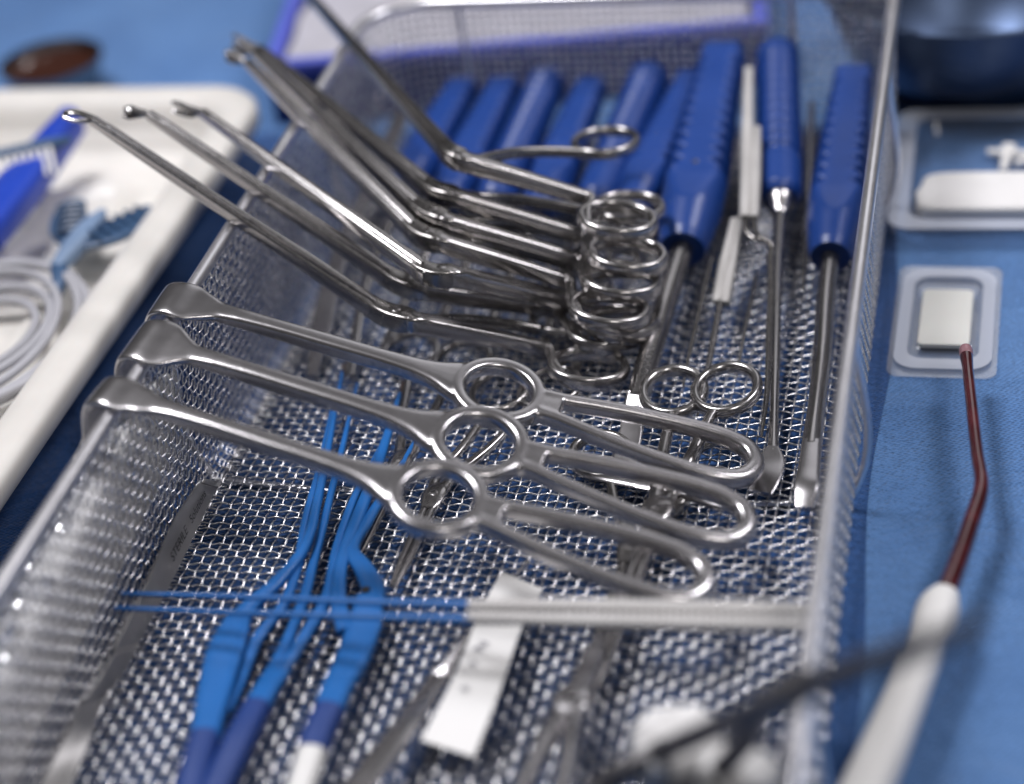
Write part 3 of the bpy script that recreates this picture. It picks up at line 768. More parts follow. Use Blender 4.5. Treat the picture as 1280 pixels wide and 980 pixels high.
# ------------------------------------------------------------------ ring-handled clamps and scissors lying on the mesh
def clamp(rings, box, tip, z, label, kind='clamp', ra=13.5, rb_=11.0, zt=None, mat='steel', th_k=1.0, up=(0, 0, 1), name=None):
    """rings: two (px,py,z[,dirx,diry]); box, tip: px,py"""
    Bx = A(*W(box[0], box[1], z)); Tp = A(*W(tip[0], tip[1], z if zt is None else zt)); ax = unit(Tp - Bx); sd = unit(np.cross(up, ax))
    th = thing(name or ('surgical_scissors' if kind == 'scissors' else 'artery_clamp'), label, kind, (Bx[0], Bx[1], min(z, 0) if z < 20 else z - 6), None)
    C = [A(*W(*r[:3])) for r in rings]
    # which ring lies on which side of the box
    C.sort(key=lambda c: np.dot(c - Bx, sd))
    k = th_k
    for s, c in zip((-1, 1), C):
        away = unit(c - Bx); sid = unit(np.cross(up, away))
        att = c - away * ra
        # shanks cross in the box: start on the opposite side at the jaw
        rows = [(*(Bx - ax * 0 + sd * s * 1.1), 2.2 * k, 1.7 * k), (*(Bx - ax * 9 + sd * s * 2.6), 2.1 * k, 1.9 * k), (*(Bx * 0.45 + att * 0.55 + sd * s * 1.0), 1.8 * k, 1.9 * k), (*(Bx * 0.12 + att * 0.88), 1.6 * k, 1.8 * k), (*(att + away * 0.8 ), 1.5 * k, 1.7 * k)]
        h = part('shank', bar(rows, up, 12, 2.6, 6), M[mat], th)
        part('finger_ring', sweep(oval(c, away, ra, rb_, 44, up), (1.5 * k, 1.9 * k), up, 12, 2.2, closed=True), M[mat], h)
    rows = [(*(Bx - ax * 7), 2.6 * k, 1.8 * k), (*(Bx - ax * 4), 4.0 * k, 2.2 * k), (*(Bx + ax * 4), 4.0 * k, 2.2 * k), (*(Bx + ax * 8), 2.9 * k, 2.0 * k)]
    b = part('box_joint', bar(rows, up, 14, 4.0, 6), M[mat], th)
    c = Bx + A(*up) * 2.1 * k
    part('pivot_screw', sweep(np.array([c, c + A(*up) * 0.35, c + A(*up) * 0.5]), np.array([[1.7, 1.7], [1.7, 1.7], [1.2, 1.2]]) * k, ax, 14), M['steel'], b)
    Lj = np.linalg.norm(Tp - Bx)
    for s in (-1, 1):
        rows = [(*(Bx + ax * 5 + sd * s * 1.4), 1.5 * k, 1.8 * k), (*(Bx + ax * Lj * 0.45 + sd * s * 1.5), 1.4 * k, 1.5 * k), (*(Bx + ax * Lj * 0.85 + sd * s * 1.1), 1.1 * k, 1.2 * k), (*(Tp + sd * s * 0.7), 0.6 * k, 0.7 * k)]
        part('jaw' if kind != 'scissors' else 'blade', bar(rows, up, 12, 2.8, 6), M[mat], th)
    return th
clamp([(514, 440, 5), (578, 452, 7)], (500, 580), (448, 692), 4, 'steel clamp on the mesh right beside the blue forceps tips, rings under the punch forceps')
clamp([(626, 488, 6), (688, 486, 6)], (543, 622), (491, 733), 4, 'slim steel clamp on the mesh, its joint showing through the nearest retractor ring')
clamp([(908, 487, 14), (842, 490, 12)], (822, 640), (742, 862), 7, 'long steel clamp with its two rings upright beside the chisel tip', ra=13.5, rb_=11.5, th_k=1.35, zt=9)
clamp([(903, 574, 5), (752, 570, 5)], (790, 690), (716, 905), 3, 'steel clamp lying flat on the mesh under the retractor loops', ra=13, rb_=11, th_k=1.2, mat='dark_steel')
# spoon-shaped plate under the retractor loops
single('steel_spoon', bar([(*W(716, 575, 4), 2.0, 0.8), (*W(738, 582, 5), 6.5, 1.0), (*W(775, 590, 6), 7.5, 1.1), (*W(812, 603, 6), 5, 1.2), (*W(845, 615, 6), 2.2, 1.4), (*W(905, 635, 7), 2.0, 1.4)], (0, 0, 1), 16, 2.6, 6), M['satin'], 'broad steel spoon blade under the loops of the retractors', 'spoon')

# ------------------------------------------------------------------ light-blue insulated bipolar forceps
def bip(arms, body, plug, label, tipmat=None, cap=None, hole=None, tips=None):
    th = thing('bipolar_forceps', label, 'forceps', W(body[1][0], body[1][1], 0), 'light-blue insulated forceps lying on the mesh')
    for a in arms:
        R = [(*W(p[0], p[1], p[2]), p[3], p[4]) for p in a]
        part('arm', bar(R, (0, 0, 1), 12, 2.4, 8), M['insul'], th)
    part('body', bar([(*W(p[0], p[1], p[2]), p[3], p[4]) for p in body], (0, 0, 1), 18, 3.2, 8), M['insul'], th)
    part('plug', bar([(*W(p[0], p[1], p[2]), p[3], p[4]) for p in plug], (0, 0, 1), 18, 2.6, 6), M['plug'], th)
    if cap: part('plug_end', bar([(*W(p[0], p[1], p[2]), p[3], p[4]) for p in cap], (0, 0, 1), 18, 2.6, 6), M['white'], th)
    for t in tips or []:
        part('bare_tip', tube([W(*p) for p in t], [0.8, 0.35], 8, 5), M['burnt'], th)
    if hole:
        c = A(*W(*hole)); part('rivet_hole', sweep(np.array([c, c + A(0, 0, 0.25)]), 1.6, (0, 1, 0), 16), M['black'], th)
    return th
bip([[(428, 466, 7, 0.7, 0.8), (413, 545, 8, 1.3, 1.2), (396, 630, 9, 1.8, 1.4), (379, 688, 10, 2.1, 1.6), (346, 728, 10, 2.6, 1.8), (305, 768, 9, 3.6, 2.0), (290, 800, 8, 4.2, 2.0)],
     [(415, 512, 6, 0.7, 0.8), (398, 590, 7, 1.3, 1.2), (380, 660, 8, 1.6, 1.4), (371, 712, 8, 1.8, 1.5), (352, 760, 7, 2.0, 1.6), (321, 800, 6, 2.4, 1.6), (296, 858, 5, 2.6, 1.8), (280, 890, 6, 2.6, 1.8)]],
    [(300, 770, 9, 4.4, 1.8), (285, 805, 9, 6.2, 2.0), (272, 850, 9, 6.0, 2.2), (262, 895, 9, 5.2, 3.0), (256, 925, 9, 4.8, 3.6)],
    [(257, 921, 9, 4.8, 4.2), (248, 950, 9, 5.0, 4.4), (236, 1000, 9, 5.0, 4.4)], 'leftmost light-blue bipolar forceps, widest flat body near the steel ruler', tips=[[(428, 468, 7), (430, 455, 7)], [(415, 514, 6), (417, 503, 6)]])
bip([[(447, 480, 4, 0.6, 0.7), (428, 560, 5, 1.2, 1.2), (408, 640, 6, 1.6, 1.3), (393, 700, 6, 1.8, 1.5), (376, 760, 6, 2.0, 1.6), (345, 830, 6, 2.2, 1.8), (322, 868, 6, 2.4, 2.0)],
     [(496, 520, 5, 0.6, 0.7), (468, 575, 6, 1.2, 1.1), (440, 630, 7, 1.6, 1.3), (420, 690, 8, 1.8, 1.5), (405, 755, 8, 2.1, 1.7), (372, 810, 7, 2.4, 1.8), (336, 862, 6, 2.6, 2.0)]],
    [(352, 838, 6, 3.6, 2.0), (330, 868, 7, 4.2, 2.6), (318, 890, 7, 4.4, 3.4)],
    [(322, 884, 7, 4.6, 4.2), (300, 925, 8, 5.0, 4.4), (276, 975, 8, 5.0, 4.4), (262, 1005, 8, 4.8, 4.4)], 'light-blue bipolar forceps in the middle of the three, slimmest body')
bip([[(500, 492, 6, 0.8, 0.9), (484, 545, 7, 1.8, 1.3), (462, 610, 8, 2.3, 1.5), (438, 672, 9, 2.6, 1.7), (424, 720, 9, 2.6, 1.7), (424, 760, 9, 3.0, 1.8), (432, 790, 9, 3.0, 1.8)],
     [(521, 548, 5, 0.7, 0.8), (492, 600, 6, 1.6, 1.3), (458, 655, 8, 2.2, 1.6), (441, 690, 9, 2.8, 1.9), (455, 712, 10, 3.6, 2.0), (466, 735, 10, 4.2, 2.0), (462, 770, 9, 4.4, 2.0)]],
    [(462, 745, 10, 4.4, 1.9), (455, 785, 9, 6.0, 2.2), (438, 830, 9, 5.6, 2.6), (420, 865, 9, 5.2, 3.2), (410, 893, 9, 4.9, 3.8)],
    [(412, 888, 9, 5.0, 4.4), (398, 918, 9, 5.2, 4.6), (390, 942, 9, 5.0, 4.6)], 'rightmost light-blue bipolar forceps, with a small hole and a white plug end',
    cap=[(391, 940, 9, 4.6, 4.2), (380, 975, 9, 4.4, 4.0), (372, 1000, 9, 4.2, 4.0)], hole=(457, 737, 12.2), tips=[[(500, 494, 6), (504, 476, 6)]])

# long forceps lying across the basket
g = thing('long_bipolar_forceps', 'long forceps lying across the basket, thin blue prongs and ribbed pale grey legs', 'forceps', W(600, 765, 0))
part('prong', bar([(*W(152, 742, 22), 0.7, 0.7), (*W(300, 746, 25), 1.0, 0.9), (*W(450, 752, 29), 1.3, 1.0), (*W(592, 756, 33), 1.6, 1.3)], (0, 0, 1), 12, 2.2, 6), M['insul'], g)
part('prong', bar([(*W(143, 760, 21), 0.7, 0.7), (*W(300, 766, 25), 1.0, 0.9), (*W(450, 770, 29), 1.3, 1.0), (*W(592, 774, 33), 1.6, 1.3)], (0, 0, 1), 12, 2.2, 6), M['insul'], g)
part('leg', ribbed([(586, 757, 33, 1.7, 1.6), (700, 757, 36, 2.3, 1.8), (850, 760, 40, 2.6, 1.9), (1010, 762, 45, 2.4, 1.8)], per_mm=2.3), M['grey_coat'], g)
part('leg', ribbed([(584, 772, 33, 1.7, 1.6), (700, 775, 36, 2.3, 1.8), (850, 778, 40, 2.6, 1.9), (1010, 781, 45, 2.4, 1.8)], per_mm=2.3), M['grey_coat'], g)

# ------------------------------------------------------------------ steel ruler-like blade standing in the left corner
def ruler():
    ctl = [((256, 598, 13), (274, 603, 3.5)), ((244, 612, 13), (266, 620, 3.0)), ((170, 760, 13), (199, 757, 2.5)), ((128, 838, 13), (160, 826, 2.5)), ((98, 885, 12), (133, 868, 3)), ((72, 940, 10), (112, 925, 5)), ((48, 985, 9), (92, 975, 6)), ((30, 1025, 9), (74, 1020, 6))]
    Lf = cr([W(*a) for a, b in ctl], 8); Rt = cr([W(*b) for a, b in ctl], 8)
    n = len(Lf); T = np.gradient((Lf + Rt) / 2, axis=0); V = []; F = []
    for i in range(n):
        nn = unit(np.cross(unit(Rt[i] - Lf[i]), T[i])); nn = nn if nn[2] > 0 else -nn
        V += [Lf[i], Rt[i], Rt[i] - nn * 0.9, Lf[i] - nn * 0.9]
    for i in range(n - 1):
        for j in range(4):
            F.append((4 * i + j, 4 * i + (j + 1) % 4, 4 * i + 4 + (j + 1) % 4, 4 * i + 4 + j))
    F += [(0, 1, 2, 3), (4 * n - 4, 4 * n - 1, 4 * n - 2, 4 * n - 3)]
    th = thing('lettered_spatula', 'flat steel spatula with printed lettering along the foot of the left wall', 'spatula', W(200, 700, 0))
    b = part('blade', (np.array(V), F), M['brushed'], th, ang=20)
    m1 = (A(*W(244, 612, 13)) + A(*W(266, 620, 3.0))) / 2; m2 = (A(*W(170, 760, 13)) + A(*W(199, 757, 2.5))) / 2
    dx = unit(m1 - m2); wd = unit(A(*W(199, 757, 2.5)) - A(*W(170, 760, 13))); nn = unit(np.cross(wd, dx)); nn = -nn if nn[2] < 0 else nn
    dy = unit(np.cross(nn, dx)); Lt = np.linalg.norm(m1 - m2)
    text_part('lettering', 'STERILE', m2 + dx * Lt * 0.40 + nn * 0.25, dx, dy, 5.2, M['black'], b, 0.0)
    text_part('lettering', 'Solutions', m2 + dx * (Lt * 0.40 + 22) + nn * 0.25, dx, dy, 4.8, M['black'], b, 0.0)
ruler()

# ------------------------------------------------------------------ things at the near edge of the basket
def tag():
    th = thing('label_strip', 'white plastic label strip with faint print standing in the front of the basket', 'label', W(600, 900, 0))
    left = [W(627, 714, 6), W(600, 765, 12), W(565, 850, 14), W(526, 925, 9)]; right = [W(678, 736, 6), W(652, 785, 12), W(622, 870, 14), W(592, 946, 9)]
    Lf = cr(left, 6); Rt = cr(right, 6); V = []; F = []
    n = len(Lf)
    for i in range(n): V += [Lf[i], Rt[i], Rt[i] - A(0, 0, 0.8), Lf[i] - A(0, 0, 0.8)]
    for i in range(n - 1):
        for j in range(4): F.append((4 * i + j, 4 * i + (j + 1) % 4, 4 * i + 4 + (j + 1) % 4, 4 * i + 4 + j))
    F += [(0, 1, 2, 3), (4 * n - 4, 4 * n - 1, 4 * n - 2, 4 * n - 3)]
    b = part('strip', (np.array(V), F), M['white'], th, ang=30)
    for s, (a, c) in zip(('*', '*', 'Z'), ((574, 862), (584, 832), (594, 806))):
        text_part('lettering', s, A(*W(a, c, 14.6)), W(a + 20, c + 6, 14.6) - W(a, c, 14.6), W(a + 9, c - 26, 14.6) - W(a, c, 14.6), 6.5, M['grey_print'], b, 0.1)
tag()
k = thing('knurled_forceps', 'bright steel thumb forceps with a ridged grip in the front of the basket', 'forceps', W(500, 900, 0))
part('grip', ribbed([(590, 790, 7, 1.3, 1.2), (566, 822, 8, 2.4, 1.3), (548, 848, 9, 3.2, 1.4)], per_mm=2.2), M['satin'], k)
part('arm', bar([(*W(549, 846, 9), 3.2, 1.3), (*W(515, 895, 11), 4.2, 1.4), (*W(470, 955, 13), 4.8, 1.4), (*W(430, 1010, 14), 4.8, 1.4)], (0, 0, 1), 14, 4, 6), M['satin'], k)
part('tip', bar([(*W(589, 791, 7), 1.2, 1.1), (*W(615, 756, 5), 0.9, 0.8), (*W(660, 700, 3), 0.5, 0.5)], (0, 0, 1), 12, 2, 6), M['satin'], k)

clamp([(610, 1060, 22), (690, 1060, 22)], (716, 880), (752, 795), 14, 'blurred steel clamp pointing away at the front edge of the basket', ra=13, rb_=11, th_k=1.5, zt=10, mat='satin')
c1 = clamp([(792, 955, 30), (880, 985, 30)], (985, 866), (1228, 780), 100, 'dark blurred clamp lying over the right rim near the camera', ra=14, rb_=12, th_k=1.7, zt=145, mat='black_steel', name='tilted_clamp')

def lump(c, h, seed, n=28, amp=0.16, rot=0.0, e=0.6):
    rr = np.random.default_rng(seed); ph = rr.uniform(0, 6.28, 8); V = []; F = []
    for i in range(n + 1):
        a = -math.pi / 2 + math.pi * i / n
        for j in range(2 * n):
            b = 2 * math.pi * j / (2 * n)
            x = np.sign(math.cos(a)) * abs(math.cos(a)) ** e * np.sign(math.cos(b)) * abs(math.cos(b)) ** e
            y = abs(math.cos(a)) ** e * np.sign(math.sin(b)) * abs(math.sin(b)) ** e
            z = np.sign(math.sin(a)) * abs(math.sin(a)) ** e
            k = 1 + amp * (math.sin(3 * x + ph[0] + 2 * y) * 0.5 + math.sin(5 * y + ph[1] - 2 * z) * 0.35 + math.sin(9 * x + 6 * y + ph[2]) * 0.18)
            p = A(x * h[0] * k, y * h[1] * k, z * h[2] * k)
            V.append((c[0] + p[0] * math.cos(rot) - p[1] * math.sin(rot), c[1] + p[0] * math.sin(rot) + p[1] * math.cos(rot), c[2] + p[2]))
    for i in range(n):
        for j in range(2 * n):
            F.append((i * 2 * n + j, i * 2 * n + (j + 1) % (2 * n), (i + 1) * 2 * n + (j + 1) % (2 * n), (i + 1) * 2 * n + j))
    return np.array(V), F
c = W(846, 940, 34); single('folded_gauze', lump(c, (13, 12, 10), 3, rot=0.5), M['gauze'], 'larger white folded gauze at the front right of the basket', 'gauze', ang=0)
c = W(920, 985, 38); single('folded_gauze', lump(c, (11, 10, 9), 4, rot=0.4), M['gauze'], 'smaller white folded gauze against the right wall at the front', 'gauze', ang=0)

# ------------------------------------------------------------------ suction wand, packs and bowl on the right
s = thing('suction_wand', 'angled suction wand with a blood-stained clear tip and white handle on the drape', 'suction wand', W(1130, 880, TZ))
tp = [W(1207, 436, 16), W(1214, 500, 15), W(1222, 570, 13.5), W(1227, 604, 13), W(1212, 660, 12.5), W(1193, 715, 12), W(1178, 752, 12)]
P = cr(tp, 10); rr = np.interp(np.linspace(0, 1, len(P)), [0, 0.03, 0.06, 0.45, 0.55, 1], [2.2, 2.5, 2.1, 2.5, 2.9, 3.8])
part('tip_tube', sweep(P, rr, (0, 0, 1), 18), M['blood'], s)
a0 = A(*W(1207, 436, 16)); d0 = unit(A(*W(1214, 500, 15)) - a0); up0 = unit(np.cross(np.cross(d0, A(0, 0, 1)), d0))
part('tip_collar', sweep(np.array([a0 - d0 * 0.3, a0 + d0 * 1, a0 + d0 * 4, a0 + d0 * 5]), np.array([[2.3, 2.3], [2.65, 2.65], [2.6, 2.6], [2.3, 2.3]]), up0, 18), M['pink_clear'], s)
part('tip_opening', sweep(oval(a0 - d0 * 0.1, np.cross(up0, d0), 1.7, 1.7, 24, d0), 0.45, d0, 8, closed=True), M['blister'], s)
hp = [(1182, 744, 12, 4.6, 4.6), (1176, 756, 12, 6.3, 6.2), (1160, 800, 12, 6.2, 5.8), (1132, 872, 12, 6.6, 6.0), (1095, 960, 12, 7.4, 6.4), (1055, 1050, 12, 7.8, 6.6)]
part('handle', bar([(*W(a, b, z), w, h) for a, b, z, w, h in hp], (0, 0, 1), 24, 2.3, 8), M['white'], s)

def rrect(c, ax, ay, hx, hy, r, n=8):
    pts = []
    for sx, sy, a0 in ((1, 1, 0), (-1, 1, math.pi / 2), (-1, -1, math.pi), (1, -1, 1.5 * math.pi)):
        for k in range(n + 1):
            a = a0 + math.pi / 2 * k / n
            pts.append(c + ax * (sx * (hx - r) + r * math.cos(a)) + ay * (sy * (hy - r) + r * math.sin(a)))
    return np.array(pts)

def shell(loops, cap_last=True, cap_first=False):
    n = len(loops[0]); V = np.concatenate(loops); F = []
    for i in range(len(loops) - 1):
        for j in range(n):
            F.append((i * n + j, i * n + (j + 1) % n, (i + 1) * n + (j + 1) % n, (i + 1) * n + j))
    if cap_last: F.append(tuple(range((len(loops) - 1) * n, len(loops) * n)))
    if cap_first: F.append(tuple(range(n - 1, -1, -1)))
    return V, F

Z1 = A(0, 0, 1.0)
def blister_pack():
    p00, p10, p01, p11 = (A(*W(1106, 468, TZ + 1)), A(*W(1246, 472, TZ + 1)), A(*W(1126, 334, TZ + 1)), A(*W(1253, 330, TZ + 1)))
    c = (p00 + p10 + p01 + p11) / 4; ay = unit((p01 + p11) - (p00 + p10)); ax = np.cross(ay, Z1)
    hx = (np.dot(p10 - p00, ax) + np.dot(p11 - p01, ax)) / 4; hy = np.dot((p01 + p11) - (p00 + p10), ay) / 4
    c[2] = TZ
    th = thing('blister_pack', 'small clear blister pack holding a pale square pad on the blue drape', 'blister pack', c)
    part('backing_film', shell([rrect(c + Z1 * 0.2, ax, ay, hx, hy, 5), rrect(c + Z1 * 0.8, ax, ay, hx, hy, 5)], True, True), M['clear'], th)
    z = Z1 * 1.2
    fr = [rrect(c + z, ax, ay, hx * 0.90, hy * 0.90, 9), rrect(c + z + Z1 * 0.5, ax, ay, hx * 0.90, hy * 0.90, 9), rrect(c + z + Z1 * 0.5, ax, ay, hx * 0.66, hy * 0.73, 6), rrect(c + z, ax, ay, hx * 0.66, hy * 0.73, 6)]
    part('seal_band', shell(fr, False), M['frost'], th)
    dm = [rrect(c + Z1 * 1.9, ax, ay, hx * 0.65, hy * 0.72, 6), rrect(c + Z1 * 3.4, ax, ay, hx * 0.62, hy * 0.69, 6), rrect(c + Z1 * 4.6, ax, ay, hx * 0.58, hy * 0.64, 5), rrect(c + Z1 * 5.0, ax, ay, hx * 0.53, hy * 0.60, 4)]
    part('dome', shell(dm, True), M['dome'], th)
    return c, ax, ay, hx, hy
c, ax, ay, hx, hy = blister_pack()
cc = c - ay * hy * 0.05 + Z1 * 3.2
g_ = shell([rrect(cc - Z1 * 1.6, ax, ay, hx * 0.48, hy * 0.50, 2.5), rrect(cc + Z1 * 0.1, ax, ay, hx * 0.48, hy * 0.50, 2.5), rrect(cc + Z1 * 0.5, ax, ay, hx * 0.46, hy * 0.485, 2.5)], True, True)
single('pale_pad', g_, M['ptfe'], 'pale cream square pad inside the small blister pack', 'pad')

def large_pack():
    p00, p01 = A(*W(1108, 306, TZ + 1)), A(*W(1124, 156, TZ + 1))
    ay = unit(p01 - p00); ax = np.cross(ay, Z1); hy = np.linalg.norm(p01 - p00) / 2; hx = 55.0
    c = (p00 + p01) / 2 + ax * hx; c[2] = TZ
    th = thing('clear_tray_pack', 'large clear plastic tray pack with gauze inside, behind the small blister', 'tray pack', c)
    part('flange', shell([rrect(c + Z1 * 8, ax, ay, hx, hy, 10), rrect(c + Z1 * 9, ax, ay, hx, hy, 10), rrect(c + Z1 * 9, ax, ay, hx * 0.84, hy * 0.86, 9), rrect(c + Z1 * 8, ax, ay, hx * 0.84, hy * 0.86, 9)], False), M['frost'], th)
    part('well', shell([rrect(c + Z1 * 8.0, ax, ay, hx * 0.84, hy * 0.86, 9), rrect(c + Z1 * 6.5, ax, ay, hx * 0.80, hy * 0.83, 9), rrect(c + Z1 * 2, ax, ay, hx * 0.78, hy * 0.80, 8), rrect(c + Z1 * 0.4, ax, ay, hx * 0.74, hy * 0.76, 7)], True), M['blister'], th)
    part('skirt', shell([rrect(c + Z1 * 8, ax, ay, hx, hy, 10), rrect(c + Z1 * 3, ax, ay, hx * 1.005, hy * 1.01, 10), rrect(c + Z1 * 0.3, ax, ay, hx * 1.02, hy * 1.02, 10)], False), M['blister'], th)
    return c, ax, ay, hx, hy
c, ax, ay, hx, hy = large_pack()
q = c + Z1 * 6.2 - ay * hy * 0.46
single('gauze_roll', lump(q + ax * 6, (50, 17, 6.0), 11, rot=math.atan2(ax[1], ax[0]), amp=0.05, e=0.32), M['gauze'], 'flat white gauze roll inside the large clear tray pack', 'gauze', ang=0)
for kx, ky, ln, rot, lab in ((-0.10, 0.30, 12, 1.45, 'upright white clip in the large clear tray pack'), (0.17, 0.20, 12, 2.0, 'slanted white clip in the large clear tray pack')):
    q = c + ax * hx * kx + ay * hy * ky + Z1 * 3
    d = ax * math.cos(rot) + ay * math.sin(rot)
    th = thing('white_clip', lab, 'clip', q - Z1 * 3, 'clips in the tray pack')
    part('stem', bar([(*(q - d * ln), 1.6, 1.8), (*q, 2.2, 2.0), (*(q + d * ln), 3.4, 2.2)], (0, 0, 1), 12, 3, 5), M['white'], th)
    e_ = np.cross(d, Z1)
    part('crossbar', bar([(*(q + d * ln * 0.5 - e_ * 9), 1.8, 1.6), (*(q + d * ln * 0.5), 2.2, 1.8), (*(q + d * ln * 0.5 + e_ * 9), 1.8, 1.6)], (0, 0, 1), 12, 3, 5), M['white'], th)

cb = A(*W(1215, 40, 20)); cb[2] = TZ
bowl = thing('steel_bowl', 'round stainless steel bowl at the top right corner', 'bowl', cb)
prof = [(0, 1.5), (34, 1.5), (36, 0.2), (40, 0.2), (44, 4), (60, 20), (68, 42), (71, 52), (73.5, 53), (73.5, 54.5), (70, 54.2), (66, 42), (58, 21), (42, 6), (0, 5)]
V, F = lathe(prof, 64, cb); part('bowl_body', (V, F), M['mirror'], bowl)
a = np.linspace(0, 2 * math.pi, 64, endpoint=False)
part('rolled_rim', sweep(np.stack([cb[0] + 72.5 * np.cos(a), cb[1] + 72.5 * np.sin(a), np.full(64, cb[2] + 54)], 1), 1.6, (0, 0, 1), 10, closed=True), M['mirror'], bowl)

# ------------------------------------------------------------------ cream tray with its contents on the left
def cream_tray():
    e0 = A(*W(300, 140, 35)); e1 = A(*W(0, 590, 35))
    xr = (e0[0] + e1[0]) / 2; yb = A(*W(230, 108, 35))[1] + 2; xl = xr - 250; yf = -190
    c = A((xl + xr) / 2, (yb + yf) / 2, TZ); hx = (xr - xl) / 2; hy = (yb - yf) / 2
    ax, ay = A(1.0, 0, 0), A(0, 1.0, 0)
    th = thing('cream_tray', 'cream moulded plastic tray with rounded corners left of the basket', 'tray', c)
    H = 38.0; loops = []
    for d, z, r in ((30, 0, 8), (28, 2, 10), (22, H - 15, 12), (18, H - 13, 14), (-1, H - 12, 29), (-3, H - 10.5, 31), (-3.2, H - 3, 31), (-1, H - 0.6, 29), (2, H, 26), (8, H, 22), (13, H - 0.8, 20), (16, H - 3, 18), (19, H - 10, 17), (22, H - 20, 16), (26, H - 25, 14), (32, H - 26, 12)):
        loops.append(rrect(c + Z1 * z, ax, ay, hx - d, hy - d, r, 10))
    n = len(loops[0]); last = loops[-1]; mid = c + Z1 * (H - 26)
    for t in np.linspace(0.04, 0.98, 26):
        L = last + (mid - last) * t
        x, y = L[:, 0], L[:, 1]
        # moulded dividing ridges and dimples of the insert
        u = (xr - x); v = (yb - y)
        rz = 12 * np.exp(-((v - 62 - 0.25 * u) / 9) ** 2) * np.exp(-((u - 60) / 34) ** 2) + 9 * np.exp(-((u - 52 - 0.1 * v) / 8) ** 2) * np.exp(-((v - 40) / 24) ** 2)
        rz += 8 * np.exp(-((u - 96) / 10) ** 2) * (v > 40)
        rz += 7 * np.exp(-((v - 205) / 12) ** 2) * np.exp(-((u - 60) / 30) ** 2)
        L = L.copy(); L[:, 2] = mid[2] + rz * min(1, t * 6)
        loops.append(L)
    part('tray_body', shell(loops, True), M['cream'], th, ang=60)
    return th, xr, yb, mid[2]
tray, TXR, TYB, TFZ = cream_tray()

# coil of grey cable in the tray
cc = A(*W(-42, 415, 26)); pts = []
for i in range(0, 5 * 24 + 14):
    a = 2 * math.pi * i / 24 + 2.6; r = 24 + i * 0.235 + 1.3 * math.sin(i * 0.37); pts.append((cc[0] + r * 0.95 * math.cos(a) , cc[1] + r * 1.25 * math.sin(a), 17.5 + 4.5 * (i / 134) + 5.5 * (0.5 + 0.5 * math.sin(i * 0.21))))
single('coiled_cable', tube(pts, 2.0, 10, 3), M['grey_cable'], 'coil of grey cable lying in the cream tray', 'cable', ang=0)

# grey-blue finned plug
fc = A(*W(104, 292, 28)); th = thing('finned_connector', 'dark grey-blue finned connector with pale ridge in the cream tray', 'connector', (fc[0], fc[1], TFZ))
dA = unit(A(*W(165, 245, 28)) - A(*W(75, 330, 28))); dA[2] = 0; dA = unit(dA); sA = np.cross(Z1, dA)
part('core', bar([(*(fc - dA * 24 - Z1 * 4), 3, 3), (*(fc - dA * 10 - Z1 * 2), 5, 4), (*(fc + dA * 6), 5, 3.6), (*(fc + dA * 18 + Z1 * 1), 2.0, 2.0)], (0, 0, 1), 14, 3, 6), M['teal_light'], th)
for sgn in (-1, 1):
    wd = sA * sgn
    w = part('wing', bar([(*(fc - dA * 8 + wd * 2 - Z1 * 3), 2, 1.5), (*(fc + wd * 10 + dA * 4 - Z1 * 2), 9, 2.0), (*(fc + wd * 17 + dA * 16 - Z1 * 1), 8, 2.0), (*(fc + wd * 21 + dA * 26), 5, 1.5)], (0, 0, 1), 14, 4, 6), M['teal'], th)
    for j in range(6):
        p = fc + wd * (6 + 2.6 * j) + dA * (-1 + 4.4 * j)
        part('fin', bar([(*(p + wd * -6 + dA * 3 + Z1 * 1.0), 0.8, 1.6), (*(p + Z1 * 1.4), 0.9, 1.9), (*(p + wd * 6 - dA * 3 + Z1 * 0.8), 0.8, 1.5)], (0, 0, 1), 8, 3, 4), M['teal'], w)
part('stub', bar([(*(fc - dA * 22 - Z1 * 4), 4, 3), (*(fc - dA * 32 - Z1 * 6 + sA * -6), 3.4, 3), (*(fc - dA * 42 - Z1 * 9 + sA * -8), 2.4, 2.4)], (0, 0, 1), 12, 2.4, 6), M['teal'], th)

# royal blue clip with a pale comb at the far left
bc = [W(92, 150, 40), W(60, 190, 36), W(20, 240, 34), (W(-30, 300, 34))]
th = thing('blue_clip', 'royal blue plastic strip standing in the cream tray at the far left', 'clip', (bc[1][0], bc[1][1], TFZ))
part('strip', bar([(*p, w, 8.0) for p, w in zip(bc, (5, 8, 11, 11))], (0, 0, 1), 14, 4, 6), M['royal'], th)
th2 = thing('pale_brush', 'pale comb brush with dark back beside the royal blue strip', 'brush', A(*W(20, 205, TFZ + 8)))
pb = A(*W(20, 190, 44)); db = unit(A(*W(52, 182, 44)) - A(*W(-10, 196, 44))); sb = np.cross(Z1, db)
bk = part('back', bar([(*(pb - db * 30), 2.5, 2.5), (*pb, 3, 3), (*(pb + db * 20), 2.5, 2.5), (*(pb + db * 26), 1.4, 1.6)], (0, 0, 1), 12, 3, 5), M['teal'], th2)
for j in range(13):
    q = pb + db * (-28 + 3.6 * j)
    part('bristle', bar([(*(q - sb * 1.5), 1.2, 1.2), (*(q - sb * 9 - Z1 * 3), 1.1, 1.1), (*(q - sb * 17 - Z1 * 7), 0.9, 0.9)], (0, 0, 1), 8, 2.2, 4), M['white'], bk)

